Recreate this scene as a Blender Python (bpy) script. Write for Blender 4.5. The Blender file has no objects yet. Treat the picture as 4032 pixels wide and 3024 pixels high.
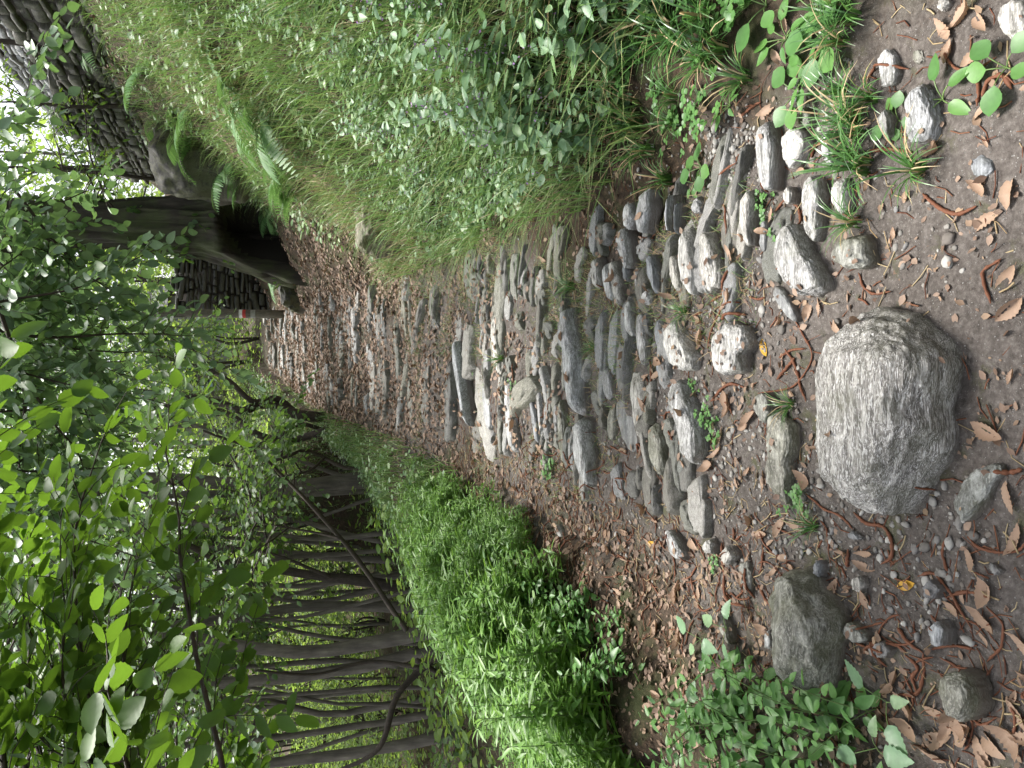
import bpy, math, random
import numpy as np
from mathutils import Vector, Matrix
from mathutils.bvhtree import BVHTree

S = bpy.context.scene
C = S.collection
R = math.radians
# ------------------------------------------------------------------ camera
CAMZ, PITCH, F = 1.6, R(18.5), 3030.0
cam = bpy.data.cameras.new('camera'); camo = bpy.data.objects.new('camera', cam); C.objects.link(camo)
cam.sensor_width = 36; cam.lens = 36 * F / 4032; cam.clip_start = .05; cam.clip_end = 500
camo.matrix_world = (Matrix.Translation((0, 0, CAMZ)) @ Matrix.Rotation(math.pi / 2 - PITCH, 4, 'X')
                     @ Matrix.Rotation(-math.pi / 2, 4, 'Z'))      # the phone was held upright: rolled a quarter turn
S.camera = camo
# ------------------------------------------------------------------ world, sun, exposure
SUN_EL, SUN_AZ = R(68), R(345)
world = bpy.data.worlds.new('World'); S.world = world; world.use_nodes = True
wn = world.node_tree; wn.nodes.clear()
wo = wn.nodes.new('ShaderNodeOutputWorld'); wb = wn.nodes.new('ShaderNodeBackground')
sky = wn.nodes.new('ShaderNodeTexSky'); sky.sky_type = 'NISHITA'; sky.sun_disc = False
sky.sun_elevation = SUN_EL; sky.sun_rotation = SUN_AZ; sky.air_density = 1.0; sky.dust_density = 4.0; sky.ozone_density = .8
hs = wn.nodes.new('ShaderNodeHueSaturation'); hs.inputs['Saturation'].default_value = .35
wn.links.new(sky.outputs[0], hs.inputs['Color']); wn.links.new(hs.outputs[0], wb.inputs[0])
wb.inputs[1].default_value = .105; wn.links.new(wb.outputs[0], wo.inputs[0])
sl = bpy.data.lights.new('sun', 'SUN'); sl.energy = 2.3; sl.angle = R(18); sl.color = (1, .96, .9)
so = bpy.data.objects.new('sun', sl); C.objects.link(so); so.location = (0, 0, 30)
so.rotation_euler = Vector((math.sin(SUN_AZ) * math.cos(SUN_EL), math.cos(SUN_AZ) * math.cos(SUN_EL), math.sin(SUN_EL))).to_track_quat('Z', 'Y').to_euler()
S.view_settings.view_transform = 'Standard'; S.view_settings.look = 'None'
S.view_settings.exposure = 1.7; S.view_settings.gamma = 1
S.render.engine = 'CYCLES'
cy = S.cycles
cy.max_bounces = 8; cy.diffuse_bounces = 3; cy.glossy_bounces = 2; cy.transmission_bounces = 4; cy.transparent_max_bounces = 4
cy.use_adaptive_sampling = True; cy.adaptive_threshold = .02; cy.caustics_reflective = False; cy.caustics_refractive = False
cy.use_denoising = True; cy.sample_clamp_indirect = 6
S.render.film_transparent = False

# ------------------------------------------------------------------ noise
def hash3(i, j, k, seed):
    n = (i.astype(np.int64) * 374761393 + j.astype(np.int64) * 668265263 + k.astype(np.int64) * 2147483647 + seed * 974634777) & 0xFFFFFFFF
    n = ((n ^ (n >> 13)) * 1274126177) & 0xFFFFFFFF
    n = n ^ (n >> 16)
    return (n & 0xFFFF) / 32767.5 - 1
def vnoise(p, seed=0):
    f = np.floor(p); t = p - f; t = t * t * (3 - 2 * t); f = f.astype(np.int64)
    r = 0
    for a in (0, 1):
        wa = t[:, 0] if a else 1 - t[:, 0]
        for b in (0, 1):
            wb_ = t[:, 1] if b else 1 - t[:, 1]
            for c in (0, 1):
                wc = t[:, 2] if c else 1 - t[:, 2]
                r = r + wa * wb_ * wc * hash3(f[:, 0] + a, f[:, 1] + b, f[:, 2] + c, seed)
    return r
def fbm(p, seed=0, o=4, g=.5):
    r = 0; a = 1.0
    for k in range(o):
        r = r + a * vnoise(p * 2 ** k + 17.3 * k, seed + k); a *= g
    return r
def p3(x, y, s):
    return np.stack([x * s, y * s, np.zeros_like(x)], 1)

# ------------------------------------------------------------------ terrain
def sm(x, a, b):
    t = np.clip((x - a) / (b - a), 0, 1); return t * t * (3 - 2 * t)
def prof(y): return np.interp(y, [0, 4, 6, 8, 9, 11, 14, 17, 19, 20, 24, 30, 60, 130], [0, 0, .04, .12, .2, .38, .65, .9, 1.1, 1.26, 1.6, 2.1, 3, 6])
def xc(y): return np.interp(y, [0, 3.3, 6, 10, 14, 18, 20, 24, 30], [-.1, -.06, .05, .22, .4, .75, 1.0, 1.7, 3])
def wl(y): return np.interp(y, [0, 3, 8, 14, 20], [.8, .76, .8, .85, .7])
def wr(y): return np.interp(y, [0, 2, 3, 8, 14, 20], [1.1, .95, .7, .85, .9, .7])
def xfoot(y): return np.interp(y, [0, 2, 2.8, 3.6, 5, 8, 9.5, 11, 13, 15, 17, 20, 26], [2.1, 1.75, 1.35, 1.15, 1.25, 1.35, 1.8, 2.25, 2.8, 3.2, 3.1, 3.0, 4])
def height(x, y, micro=True):
    x = np.asarray(x, float); y = np.asarray(y, float)
    pz = prof(y); c = xc(y)
    # right bank
    fx = xfoot(y)
    gentle = np.clip(np.minimum(x, fx) - (c + wr(y)), 0, None) * np.interp(y, [0, 7, 10.5], [.14, .14, .38])
    top = np.interp(y, [0, 8, 18, 24], [3.3, 3.5, 3.5, 3.6])
    slope = (top - pz - gentle) / np.maximum(4.5 - fx, .6)
    bank = np.clip(x - fx, 0, np.maximum(4.5 - fx, .6)) * slope
    up = np.clip(x - 4.75, 0, .35) / .35 * np.interp(y, [3, 5, 20, 22], [1.1, 1.15, 1.15, .3]) + np.clip(x - 5.1, 0, 60) * .12
    # left side
    d = c - wl(y) - x
    lump = np.exp(-((d - .55) / .5) ** 2) * .12 * (y > 2.2) * sm(y, 2.2, 3.4) * (1 - sm(y, 8, 10))
    fall = -np.interp(np.clip(d, 0, None), [0, .5, 1.2, 3, 6, 12, 22, 40, 70], [0, 0, .28, .75, 1.2, 1.8, 1.4, -2, -9])
    k = sm(y, 12.6, 13.3) * (1 - sm(d, 1.7, 2.6)) * (d > 0)
    lowl = sm(y, 8, 11) * sm(d, .15, .6) * -.25 * (1 - sm(y, 12.6, 13.2))
    left = np.where(d > 0, fall * (1 - k) + k * .18 + lump + lowl - np.clip(d, 0, 3) * .0, 0)
    left = left - np.where(d > 0, (pz - .1) * sm(d, .2, 2.5) * .75 * (1 - k), 0)
    z = pz + gentle + bank + up + left
    if micro:
        inp = sm(c + wr(y) + .3 - x, 0, .4) * sm(x - (c - wl(y) - .3), 0, .4)
        q = p3(x.ravel(), y.ravel(), 1.0)
        n = fbm(q * 1.4, 3, 3).reshape(x.shape) * (.035 + .10 * (1 - inp))
        n2 = fbm(q * 9, 11, 3).reshape(x.shape) * (.011 + .012 * (1 - inp))
        n3 = fbm(q * 34, 23, 2).reshape(x.shape) * .0035
        z = z + n + n2 + n3
    return z
def h1(x, y): return float(height(np.array([x]), np.array([y]))[0])
cp, sp_ = math.cos(PITCH), math.sin(PITCH)
def ray(px, py):
    up = (2016 - px) / F
    return np.array([(1512 - py) / F, cp + up * sp_, up * cp - sp_])
def gpt(px, py, dz=0.0):
    """where the sight line through a photo pixel meets the ground (raised by dz)"""
    d = ray(px, py); y = np.concatenate([np.arange(.8, 12, .02), np.arange(12, 60, .1)])
    X = d[0] / d[1] * y; Z = CAMZ + d[2] / d[1] * y
    g = height(X, y, False) + dz
    w = np.nonzero(Z <= g)[0]
    i = max(1, w[0] if len(w) else len(y) - 1)
    a, b = Z[i - 1] - g[i - 1], Z[i] - g[i]; t = float(np.clip(a / (a - b + 1e-12), 0, 1))
    return np.array([X[i - 1] + (X[i] - X[i - 1]) * t, y[i - 1] + (y[i] - y[i - 1]) * t, g[i - 1] + (g[i] - g[i - 1]) * t])
def at(px, py, y):
    d = ray(px, py); t = y / d[1]
    return np.array([d[0] * t, y, CAMZ + d[2] * t])
OFF = {'c2': (1344, 0), 'c3': (2688, 0), 'c5': (1344, 1008), 'c6': (2688, 1008), 'c8': (1344, 2016), 'c9': (2688, 2016), 'c1': (0, 0), 'c4': (0, 1008), 'c7': (0, 2016)}
def crop(c, x, y):
    if c == 'd2': return 2100 + x * 700 / 1269, 700 + y * 525 / 952
    o = OFF[c]; return o[0] + x * 1344 / 2212, o[1] + y * 1344 / 2212

# ------------------------------------------------------------------ materials
MATS = {}
def nodes(name):
    m = bpy.data.materials.new(name); m.use_nodes = True
    nt = m.node_tree; b = nt.nodes['Principled BSDF']; MATS[name] = m
    return m, nt, b
def N(nt, typ, **kw):
    n = nt.nodes.new(typ)
    for k, v in kw.items():
        if hasattr(n, k): setattr(n, k, v)
        else: n.inputs[k].default_value = v
    return n
def ramp(nt, fac, stops):
    r = N(nt, 'ShaderNodeValToRGB'); e = r.color_ramp.elements
    while len(e) < len(stops): e.new(.5)
    for k, (p, c) in enumerate(stops):
        e[k].position = p; e[k].color = (c[0], c[1], c[2], 1) if not np.isscalar(c) else (c, c, c, 1)
    nt.links.new(fac, r.inputs[0]); return r.outputs[0]
def noise(nt, vec, scale, detail=5, rough=.6, dist=0):
    n = N(nt, 'ShaderNodeTexNoise'); n.inputs['Scale'].default_value = scale; n.inputs['Detail'].default_value = detail
    n.inputs['Roughness'].default_value = rough; n.inputs['Distortion'].default_value = dist
    if vec is not None: nt.links.new(vec, n.inputs['Vector'])
    return n.outputs['Fac']
def mapping(nt, vec, scale=(1, 1, 1), rot=(0, 0, 0)):
    m = N(nt, 'ShaderNodeMapping'); m.inputs['Scale'].default_value = scale; m.inputs['Rotation'].default_value = rot
    nt.links.new(vec, m.inputs['Vector']); return m.outputs[0]
def mix(nt, fac, a, b, mode='MIX'):
    m = N(nt, 'ShaderNodeMix', data_type='RGBA', blend_type=mode)
    for s, v in ((0, fac), (6, a), (7, b)):
        if hasattr(v, 'links'): nt.links.new(v, m.inputs[s])
        elif s == 0: m.inputs[0].default_value = v
        else: m.inputs[s].default_value = (*v, 1)
    return m.outputs[2]
def math_(nt, op, a, b=None):
    m = N(nt, 'ShaderNodeMath', operation=op)
    for s, v in ((0, a), (1, b)):
        if v is None: continue
        if hasattr(v, 'links'): nt.links.new(v, m.inputs[s])
        else: m.inputs[s].default_value = v
    return m.outputs[0]
def bump(nt, b, hgt, strength=.5, dist=.01):
    n = N(nt, 'ShaderNodeBump'); n.inputs['Strength'].default_value = strength; n.inputs['Distance'].default_value = dist
    nt.links.new(hgt, n.inputs['Height']); nt.links.new(n.outputs[0], b.inputs['Normal'])

def m_leaf(name, cols, trans, tw=.4, rough=.45, spec=.5):
    """cols: colour stops picked per leaf; trans: colour seen when lit from behind"""
    m, nt, b = nodes(name)
    g = N(nt, 'ShaderNodeNewGeometry')
    st = [(k / max(1, len(cols) - 1), c) for k, c in enumerate(cols)]
    col = ramp(nt, g.outputs['Random Per Island'], st)
    tc = N(nt, 'ShaderNodeTexCoord')
    n = noise(nt, tc.outputs['Object'], 55, 3)
    col = mix(nt, .35, col, ramp(nt, n, [(.3, (.55, .55, .5)), (.7, (1.3, 1.3, 1.2))]), 'MULTIPLY')
    nt.links.new(col, b.inputs['Base Color']); b.inputs['Roughness'].default_value = rough
    b.inputs['Specular IOR Level'].default_value = spec
    if tw > 0:
        t = N(nt, 'ShaderNodeBsdfTranslucent')
        tcol = mix(nt, .5, trans, col, 'MIX'); tcol = mix(nt, 1.0, tcol, (1, 1, 1), 'MULTIPLY')
        nt.links.new(tcol, t.inputs[0])
        ms = N(nt, 'ShaderNodeMixShader'); ms.inputs[0].default_value = tw
        nt.links.new(b.outputs[0], ms.inputs[1]); nt.links.new(t.outputs[0], ms.inputs[2])
        nt.links.new(ms.outputs[0], nt.nodes['Material Output'].inputs[0])
    return m
G1, G2, G3 = (.045, .105, .03), (.075, .16, .04), (.11, .2, .055)
M_HAZEL = m_leaf('hazel_leaf', [(.08, .15, .07), (.13, .22, .12), (.16, .25, .15), (.13, .23, .07), (.18, .27, .17)], (.2, .36, .06), .27, .42, .6)  # base greens paled to carry the skylight these leaves reflect
M_NEARLEAF = m_leaf('near_leaf', [(.045, .105, .02), (.07, .15, .028), (.1, .2, .03)], (.24, .42, .02), .42, .5, .35)
M_FOREST = m_leaf('forest_leaf', [(.04, .10, .025), (.07, .15, .035), (.1, .19, .05)], (.25, .42, .05), .45, .45, .5)
M_FAR = m_leaf('far_leaf', [(.08, .17, .03), (.13, .24, .04), (.2, .32, .06)], (.45, .6, .1), .58, .5, .4)
M_ASH = m_leaf('ash_leaf', [(.06, .13, .02), (.1, .2, .03), (.14, .24, .04)], (.3, .45, .03), .5, .4, .5)
M_MOUND = m_leaf('mound_leaf', [(.09, .2, .03), (.14, .29, .045), (.2, .36, .07), (.17, .33, .1)], (.3, .5, .06), .4, .42, .5)
M_PELL = m_leaf('weed_leaf', [(.07, .18, .05), (.1, .23, .06), (.13, .28, .07)], (.2, .4, .06), .3, .42, .45)
M_NETTLE = m_leaf('nettle_leaf', [(.15, .27, .15), (.21, .35, .2), (.25, .38, .2), (.22, .38, .15)], (.2, .36, .08), .3, .42, .5)
M_COVER = m_leaf('cover_leaf', [(.09, .17, .07), (.14, .25, .11), (.19, .3, .13), (.23, .33, .13)], (.22, .38, .07), .3, .45, .45)
M_GRASS = m_leaf('grass_blade', [(.06, .14, .035), (.12, .24, .06), (.2, .34, .1), (.3, .34, .15), (.15, .3, .07)], (.25, .4, .1), .3, .42, .45)
M_SEDGE = m_leaf('sedge_blade', [(.04, .11, .03), (.07, .17, .04), (.1, .22, .06)], (.15, .3, .05), .25, .32, .6)
M_FERN = m_leaf('fern_leaf', [(.07, .17, .05), (.11, .23, .08), (.14, .27, .09)], (.2, .36, .07), .3, .5, .35)
M_DEAD = m_leaf('dead_leaf', [(.2, .115, .075), (.3, .195, .135), (.38, .265, .19), (.25, .16, .115), (.42, .31, .23)], (.4, .22, .1), .12, .6, .3)
M_LITTER = m_leaf('litter_leaf', [(.11, .068, .048), (.2, .135, .1), (.3, .215, .165), (.16, .105, .08), (.34, .24, .16)], (.4, .22, .1), .1, .65, .3)
M_YELLOW = m_leaf('yellow_leaf', [(.65, .42, .06), (.6, .3, .04)], (.6, .4, .05), .2)
M_CATKIN = m_leaf('catkin_brown', [(.09, .036, .022), (.14, .056, .032), (.18, .085, .05)], (.1, .05, .02), 0, .7, .2)
M_STRAW = m_leaf('dry_straw', [(.35, .27, .15), (.45, .36, .22), (.3, .2, .1)], (.4, .3, .1), .15, .6, .3)
M_STEM = m_leaf('green_stem', [(.1, .17, .05), (.14, .22, .07)], (.1, .2, .05), 0, .5)
M_FLOWER = m_leaf('violet_flower', [(.4, .2, .55), (.5, .3, .6)], (.4, .2, .5), .2)

def m_bark(name, c0, c1, c2, sc=1.0, moss=0.0):
    m, nt, b = nodes(name); tc = N(nt, 'ShaderNodeTexCoord')
    v = mapping(nt, tc.outputs['Object'], (14 * sc, 14 * sc, 2.5 * sc))
    n = noise(nt, v, 1.5, 8, .65); p = noise(nt, tc.outputs['Object'], 5 * sc, 4)
    col = ramp(nt, n, [(.3, c0), (.55, c1), (.8, c2)])
    col = mix(nt, .5, col, ramp(nt, p, [(.35, (.6, .6, .6)), (.65, (1.4, 1.4, 1.35))]), 'MULTIPLY')
    if moss:
        q = noise(nt, tc.outputs['Object'], 2.2, 5)
        col = mix(nt, ramp(nt, q, [(.5 - .12 * moss, 0), (.62, moss)]), col, (.06, .085, .02))
    nt.links.new(col, b.inputs['Base Color']); b.inputs['Roughness'].default_value = .85
    bump(nt, b, n, .8, .02 / sc); return m
M_BARK = m_bark('forest_bark', (.075, .064, .054), (.145, .127, .105), (.25, .222, .185), .8)
M_TWIG = m_bark('twig_bark', (.03, .023, .018), (.055, .042, .032), (.09, .07, .055), 3)
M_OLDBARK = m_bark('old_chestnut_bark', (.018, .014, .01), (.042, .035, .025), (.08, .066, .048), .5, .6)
M_POLE = m_bark('weathered_pole', (.09, .08, .065), (.14, .125, .1), (.19, .175, .15), 2)

def m_stone(name, dark, mid, light, streak=(5, 34, 40), moss=.35, contrast=1.0, fleck=.6):
    m, nt, b = nodes(name); tc = N(nt, 'ShaderNodeTexCoord'); oi = N(nt, 'ShaderNodeObjectInfo')
    off = N(nt, 'ShaderNodeVectorMath', operation='SCALE'); off.inputs[3].default_value = 37.0
    cmb = N(nt, 'ShaderNodeCombineXYZ'); nt.links.new(oi.outputs['Random'], cmb.inputs[0]); nt.links.new(oi.outputs['Random'], cmb.inputs[1])
    nt.links.new(cmb.outputs[0], off.inputs[0])
    add = N(nt, 'ShaderNodeVectorMath', operation='ADD'); nt.links.new(tc.outputs['Object'], add.inputs[0]); nt.links.new(off.outputs[0], add.inputs[1])
    v = mapping(nt, add.outputs[0], streak)
    n = noise(nt, v, 1.6, 7, .62, .6); fine = noise(nt, v, 7.5, 4, .6); big = noise(nt, add.outputs[0], 7, 5, .6)
    col = ramp(nt, n, [(.36, dark), (.5, mid), (.62, light)])
    speck = noise(nt, add.outputs[0], 120, 4, .7); col = mix(nt, .55, col, ramp(nt, speck, [(.32, (.5, .5, .5)), (.68, (1.5, 1.5, 1.48))]), 'MULTIPLY')
    col = mix(nt, math_(nt, 'MULTIPLY', ramp(nt, fine, [(.52, 0), (.6, 1)]), fleck), col, tuple(min(.75, c * 1.6) for c in light))
    col = mix(nt, .7, col, ramp(nt, big, [(.25, (.55, .54, .53)), (.75, (1.3, 1.3, 1.32))]), 'MULTIPLY')
    tint = ramp(nt, oi.outputs['Random'], [(0, (.78, .8, .83)), (.35, (1, 1, 1)), (.7, (1.12, 1.08, 1.0)), (1, (.88, .92, .98))])
    col = mix(nt, 1.0, col, tint, 'MULTIPLY')
    # grime and moss where soil meets the stone, in patches
    mo = noise(nt, add.outputs[0], 9, 6, .7)
    geo = N(nt, 'ShaderNodeNewGeometry'); sepn = N(nt, 'ShaderNodeSeparateXYZ'); nt.links.new(geo.outputs['Normal'], sepn.inputs[0])
    sepo = N(nt, 'ShaderNodeSeparateXYZ'); nt.links.new(tc.outputs['Object'], sepo.inputs[0])
    side = math_(nt, 'SUBTRACT', 1.0, sepn.outputs[2])
    mm = math_(nt, 'ADD', mo, math_(nt, 'MULTIPLY', side, .16))
    col = mix(nt, math_(nt, 'MULTIPLY', ramp(nt, mm, [(.53, 0), (.68, 1)]), moss), col, mix(nt, fine, (.055, .06, .022), (.13, .13, .07)))
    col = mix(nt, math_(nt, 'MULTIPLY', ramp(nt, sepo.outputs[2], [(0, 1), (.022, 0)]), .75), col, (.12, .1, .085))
    nt.links.new(col, b.inputs['Base Color']); b.inputs['Roughness'].default_value = .62; b.inputs['Specular IOR Level'].default_value = .45
    hh = math_(nt, 'ADD', math_(nt, 'ADD', n, math_(nt, 'MULTIPLY', fine, .6)), math_(nt, 'MULTIPLY', speck, .35))
    bump(nt, b, hh, .55 * contrast, .012); return m
M_GNEISS = m_stone('grey_gneiss', (.12, .117, .11), (.235, .232, .225), (.42, .418, .41))
M_PALE = m_stone('pale_gneiss', (.16, .157, .148), (.3, .298, .29), (.48, .48, .465), (4, 30, 34), .25)
M_SLATE = m_stone('blue_slate', (.1, .107, .115), (.165, .173, .183), (.26, .27, .28), (4, 22, 30), .2, .7, .3)
M_BOULDER = m_stone('streaked_boulder', (.12, .114, .106), (.22, .21, .198), (.5, .49, .47), (7, 40, 55), .4, 1.5, .85)
M_OLIVE = m_stone('olive_stone', (.085, .085, .07), (.16, .158, .135), (.29, .29, .26), (10, 26, 30), .5, 1, .5)
M_COBBLE = m_stone('path_cobble', (.065, .063, .057), (.125, .122, .114), (.23, .227, .216), (4, 24, 30), .35, 1, .3)
M_WALL = m_stone('shaded_wall_stone', (.034, .033, .03), (.066, .064, .059), (.115, .112, .106), (4, 10, 12), .35, 1, .3)  # stone tones darkened to carry the shade of the trees
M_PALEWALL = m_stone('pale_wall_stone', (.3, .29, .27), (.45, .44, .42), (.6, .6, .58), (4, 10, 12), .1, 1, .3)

def m_soil():
    m, nt, b = nodes('trodden_soil'); tc = N(nt, 'ShaderNodeTexCoord'); at_ = N(nt, 'ShaderNodeAttribute', attribute_name='path')
    v = tc.outputs['Object']
    a = noise(nt, v, 3, 6, .6); f = noise(nt, v, 60, 6, .7); f2 = noise(nt, v, 190, 4, .7)
    dirt = ramp(nt, f, [(.3, (.058, .05, .045)), (.52, (.112, .1, .091)), (.75, (.2, .184, .171))])
    dirt = mix(nt, .6, dirt, ramp(nt, a, [(.3, (.65, .62, .6)), (.7, (1.25, 1.22, 1.2))]), 'MULTIPLY')
    vo = N(nt, 'ShaderNodeTexVoronoi'); vo.inputs['Scale'].default_value = 130; nt.links.new(v, vo.inputs['Vector'])
    gr = ramp(nt, vo.outputs['Distance'], [(.12, 1), (.3, 0)])
    pick = N(nt, 'ShaderNodeSeparateColor'); nt.links.new(vo.outputs['Color'], pick.inputs[0])
    gr = math_(nt, 'MULTIPLY', gr, ramp(nt, pick.outputs[0], [(.55, 0), (.7, 1)]))
    dirt = mix(nt, gr, dirt, mix(nt, pick.outputs[1], (.15, .145, .135), (.36, .35, .33)))
    dirt = mix(nt, math_(nt, 'MULTIPLY', ramp(nt, noise(nt, v, 7, 6, .7), [(.56, 0), (.66, 1)]), .7), dirt, (.075, .08, .035))
    wood = ramp(nt, noise(nt, v, 26, 6, .75), [(.32, (.02, .015, .011)), (.5, (.05, .036, .025)), (.68, (.11, .075, .05))])
    wood = mix(nt, ramp(nt, noise(nt, v, 5, 5), [(.48, 0), (.64, .6)]), wood, (.05, .07, .025))
    col = mix(nt, at_.outputs['Fac'], wood, dirt)
    nt.links.new(col, b.inputs['Base Color']); b.inputs['Roughness'].default_value = .95; b.inputs['Specular IOR Level'].default_value = .2
    hh = math_(nt, 'ADD', math_(nt, 'ADD', f, math_(nt, 'MULTIPLY', f2, .4)), math_(nt, 'MULTIPLY', gr, .35))
    bump(nt, b, hh, .7, .012); return m
M_SOIL = m_soil()
def m_plain(name, col, rough=.6, var=.25, scale=20):
    m, nt, b = nodes(name); tc = N(nt, 'ShaderNodeTexCoord')
    n = noise(nt, tc.outputs['Object'], scale, 5)
    c = mix(nt, 1.0, col, ramp(nt, n, [(.3, 1 - var), (.7, 1 + var)]), 'MULTIPLY')
    nt.links.new(c, b.inputs['Base Color']); b.inputs['Roughness'].default_value = rough; bump(nt, b, n, .3, .005); return m
M_WHITE = m_plain('white_paint', (.75, .75, .73)); M_RED = m_plain('red_paint', (.5, .05, .04)); M_STEEL = m_plain('galvanised_steel', (.5, .52, .53), .4)
M_PLASTER = m_plain('grey_render', (.3, .3, .29), .9, .3, 3); M_GLASS = m_plain('window_glass', (.03, .04, .05), .1); M_BLUE = m_plain('pale_blue_paint', (.5, .65, .72))
M_POLETAG = m_plain('faded_tag', (.3, .3, .28)); M_GAP = m_plain('wall_backing', (.035, .03, .025), .95); M_SLATEROOF = m_plain('roof_slate', (.2, .2, .2), .8); M_ROTSHADE = m_plain('shaded_rotten_wood', (.02, .015, .01), .95)  # rotten wood near black: the shade of the hollow is put into its colour

# ------------------------------------------------------------------ mesh building
class MB:
    def __init__(self): self.v = []; self.n = 0; self.f = []            # f: (array Fxk, material index)
    def add(self, v, faces, mat=0):
        v = np.asarray(v, np.float32).reshape(-1, 3)
        for fa in faces:
            if len(fa): self.f.append((np.asarray(fa, np.int32) + self.n, mat))
        self.v.append(v); self.n += len(v)
    def mesh(self, name, mats, smooth=True):
        me = bpy.data.meshes.new(name)
        V = np.concatenate(self.v) if self.v else np.zeros((0, 3), np.float32)
        me.vertices.add(len(V)); me.vertices.foreach_set('co', V.ravel())
        loops = np.concatenate([f.ravel() for f, _ in self.f]); cnt = np.concatenate([np.full(len(f), f.shape[1], np.int32) for f, _ in self.f])
        mi = np.concatenate([np.full(len(f), m, np.int32) for f, m in self.f])
        me.loops.add(len(loops)); me.loops.foreach_set('vertex_index', loops.astype(np.int32))
        me.polygons.add(len(cnt)); st = np.concatenate([[0], np.cumsum(cnt)[:-1]]).astype(np.int32)
        me.polygons.foreach_set('loop_start', st); me.polygons.foreach_set('material_index', mi)
        me.polygons.foreach_set('use_smooth', np.full(len(cnt), smooth))
        for m in (mats if isinstance(mats, (list, tuple)) else [mats]): me.materials.append(m)
        me.update(calc_edges=True); me.validate(); return me
    def build(self, name, mats, parent=None, smooth=True, loc=None):
        return link(name, self.mesh(name, mats, smooth), parent, loc)
def link(name, me, parent=None, loc=None):
    o = bpy.data.objects.new(name, me); C.objects.link(o)
    if parent is not None: o.parent = parent
    if loc is not None: o.location = loc
    return o
def tag(o, label=None, cat=None, group=None, kind=None):
    if label: o['label'] = label
    if cat: o['category'] = cat
    if group: o['group'] = group
    if kind: o['kind'] = kind
    return o
TILT = (-R(9.5), 0, 0)
def empty(name, loc, label, cat, group=None):
    o = bpy.data.objects.new(name, None); C.objects.link(o); o.location = loc; o.empty_display_size = .1
    return tag(o, label, cat, group)
def unit(a): return a / np.maximum(np.linalg.norm(a, axis=-1, keepdims=True), 1e-9)
def tube(mb, pts, rad, n=8, mat=0, cap=True, wob=0, seed=0):
    pts = np.asarray(pts, float); k = len(pts); rad = np.broadcast_to(np.asarray(rad, float), (k,))
    t = unit(np.gradient(pts, axis=0)); ref = np.array([0, 0, 1.0]) if abs(t[0, 2]) < .9 else np.array([1.0, 0, 0])
    u = np.cross(t, ref); u = unit(u); w = np.cross(t, u)
    a = np.arange(n) * 2 * math.pi / n
    v = pts[:, None] + rad[:, None, None] * (np.cos(a)[None, :, None] * u[:, None] + np.sin(a)[None, :, None] * w[:, None])
    if wob:
        q = v.reshape(-1, 3); dv = (v - pts[:, None]).reshape(-1, 3)
        v = (q + dv * (fbm(q * 3, seed, 3) * wob)[:, None]).reshape(v.shape)
    i = np.arange(k - 1)[:, None] * n; j = np.arange(n)[None]
    q = np.stack([i + j, i + (j + 1) % n, i + n + (j + 1) % n, i + n + j], -1).reshape(-1, 4)
    fs = [q]
    if cap:
        fs.append(np.array([list(range(n))[::-1]])); fs.append(np.array([list(range((k - 1) * n, k * n))]))
    mb.add(v.reshape(-1, 3), fs, mat)
def smooth_path(pts, n, seed=0, wob=0.0):
    pts = np.asarray(pts, float); d = np.concatenate([[0], np.cumsum(np.linalg.norm(np.diff(pts, axis=0), axis=1))]); t = np.linspace(0, d[-1], n)
    m = np.gradient(pts, d, axis=0) if len(pts) > 2 else np.repeat((pts[1:] - pts[:1]) / d[-1], 2, 0)
    i = np.clip(np.searchsorted(d, t, 'right') - 1, 0, len(pts) - 2); hh = (d[i + 1] - d[i])[:, None]; s = ((t - d[i]) / (d[i + 1] - d[i]))[:, None]
    q = (2 * s ** 3 - 3 * s ** 2 + 1) * pts[i] + (s ** 3 - 2 * s ** 2 + s) * hh * m[i] + (-2 * s ** 3 + 3 * s ** 2) * pts[i + 1] + (s ** 3 - s ** 2) * hh * m[i + 1]
    if wob:
        e = np.stack([fbm(np.stack([t * 1.2, t * 0 + k * 9.1, t * 0 + seed], 1), seed + k, 2) for k in range(3)], 1)
        q = q + e * wob * np.minimum(1, t / d[-1] * 4)[:, None]
    return q
# leaf templates: x across, y along, z up; unit length
def T_leaf(w=.5, fold=.1, curl=.1, k=4, serr=0.0, point=1.0, low=.42):
    t = np.linspace(0, 1, k + 2)[1:-1]
    prof_ = np.sin(math.pi * t ** (math.log(.5) / math.log(low))) ** .8 * w / 2
    if serr:
        prof_ = prof_ * (1 + serr * np.where(np.arange(k) % 2, 1, -1))
    v = [(0, 0, 0)]
    for a, b in zip(t, prof_): v += [(-b, a, 0), (0, a, -fold * b * 2), (b, a, 0)]
    v.append((0, 1 * point, 0)); v = np.array(v); v[:, 2] -= curl * v[:, 1] ** 2
    tri = [(0, 2, 1), (0, 3, 2)]; q = []
    for s in range(k - 1):
        o = 1 + 3 * s; q += [(o, o + 1, o + 4, o + 3), (o + 1, o + 2, o + 5, o + 4)]
    o = 1 + 3 * (k - 1); e = len(v) - 1
    tri += [(o, o + 1, e), (o + 1, o + 2, e)]
    return v, tri, q
LOWLEAF = T_leaf(.62, .12, .12, 2); MIDLEAF = T_leaf(.68, .12, .15, 4); HILEAF = T_leaf(.66, .14, .16, 11, .05)
LANCE = T_leaf(.3, .1, .15, 3); NARROW = T_leaf(.17, .1, .22, 3); OVATE = T_leaf(.5, .16, .22, 6, 0, 1, .36); NETT = T_leaf(.6, .14, .2, 12, .09, 1, .3); ROUND = T_leaf(.85, .08, .1, 5, 0, 1, .5)
TINY = T_leaf(.7, .1, .1, 1)
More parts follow.
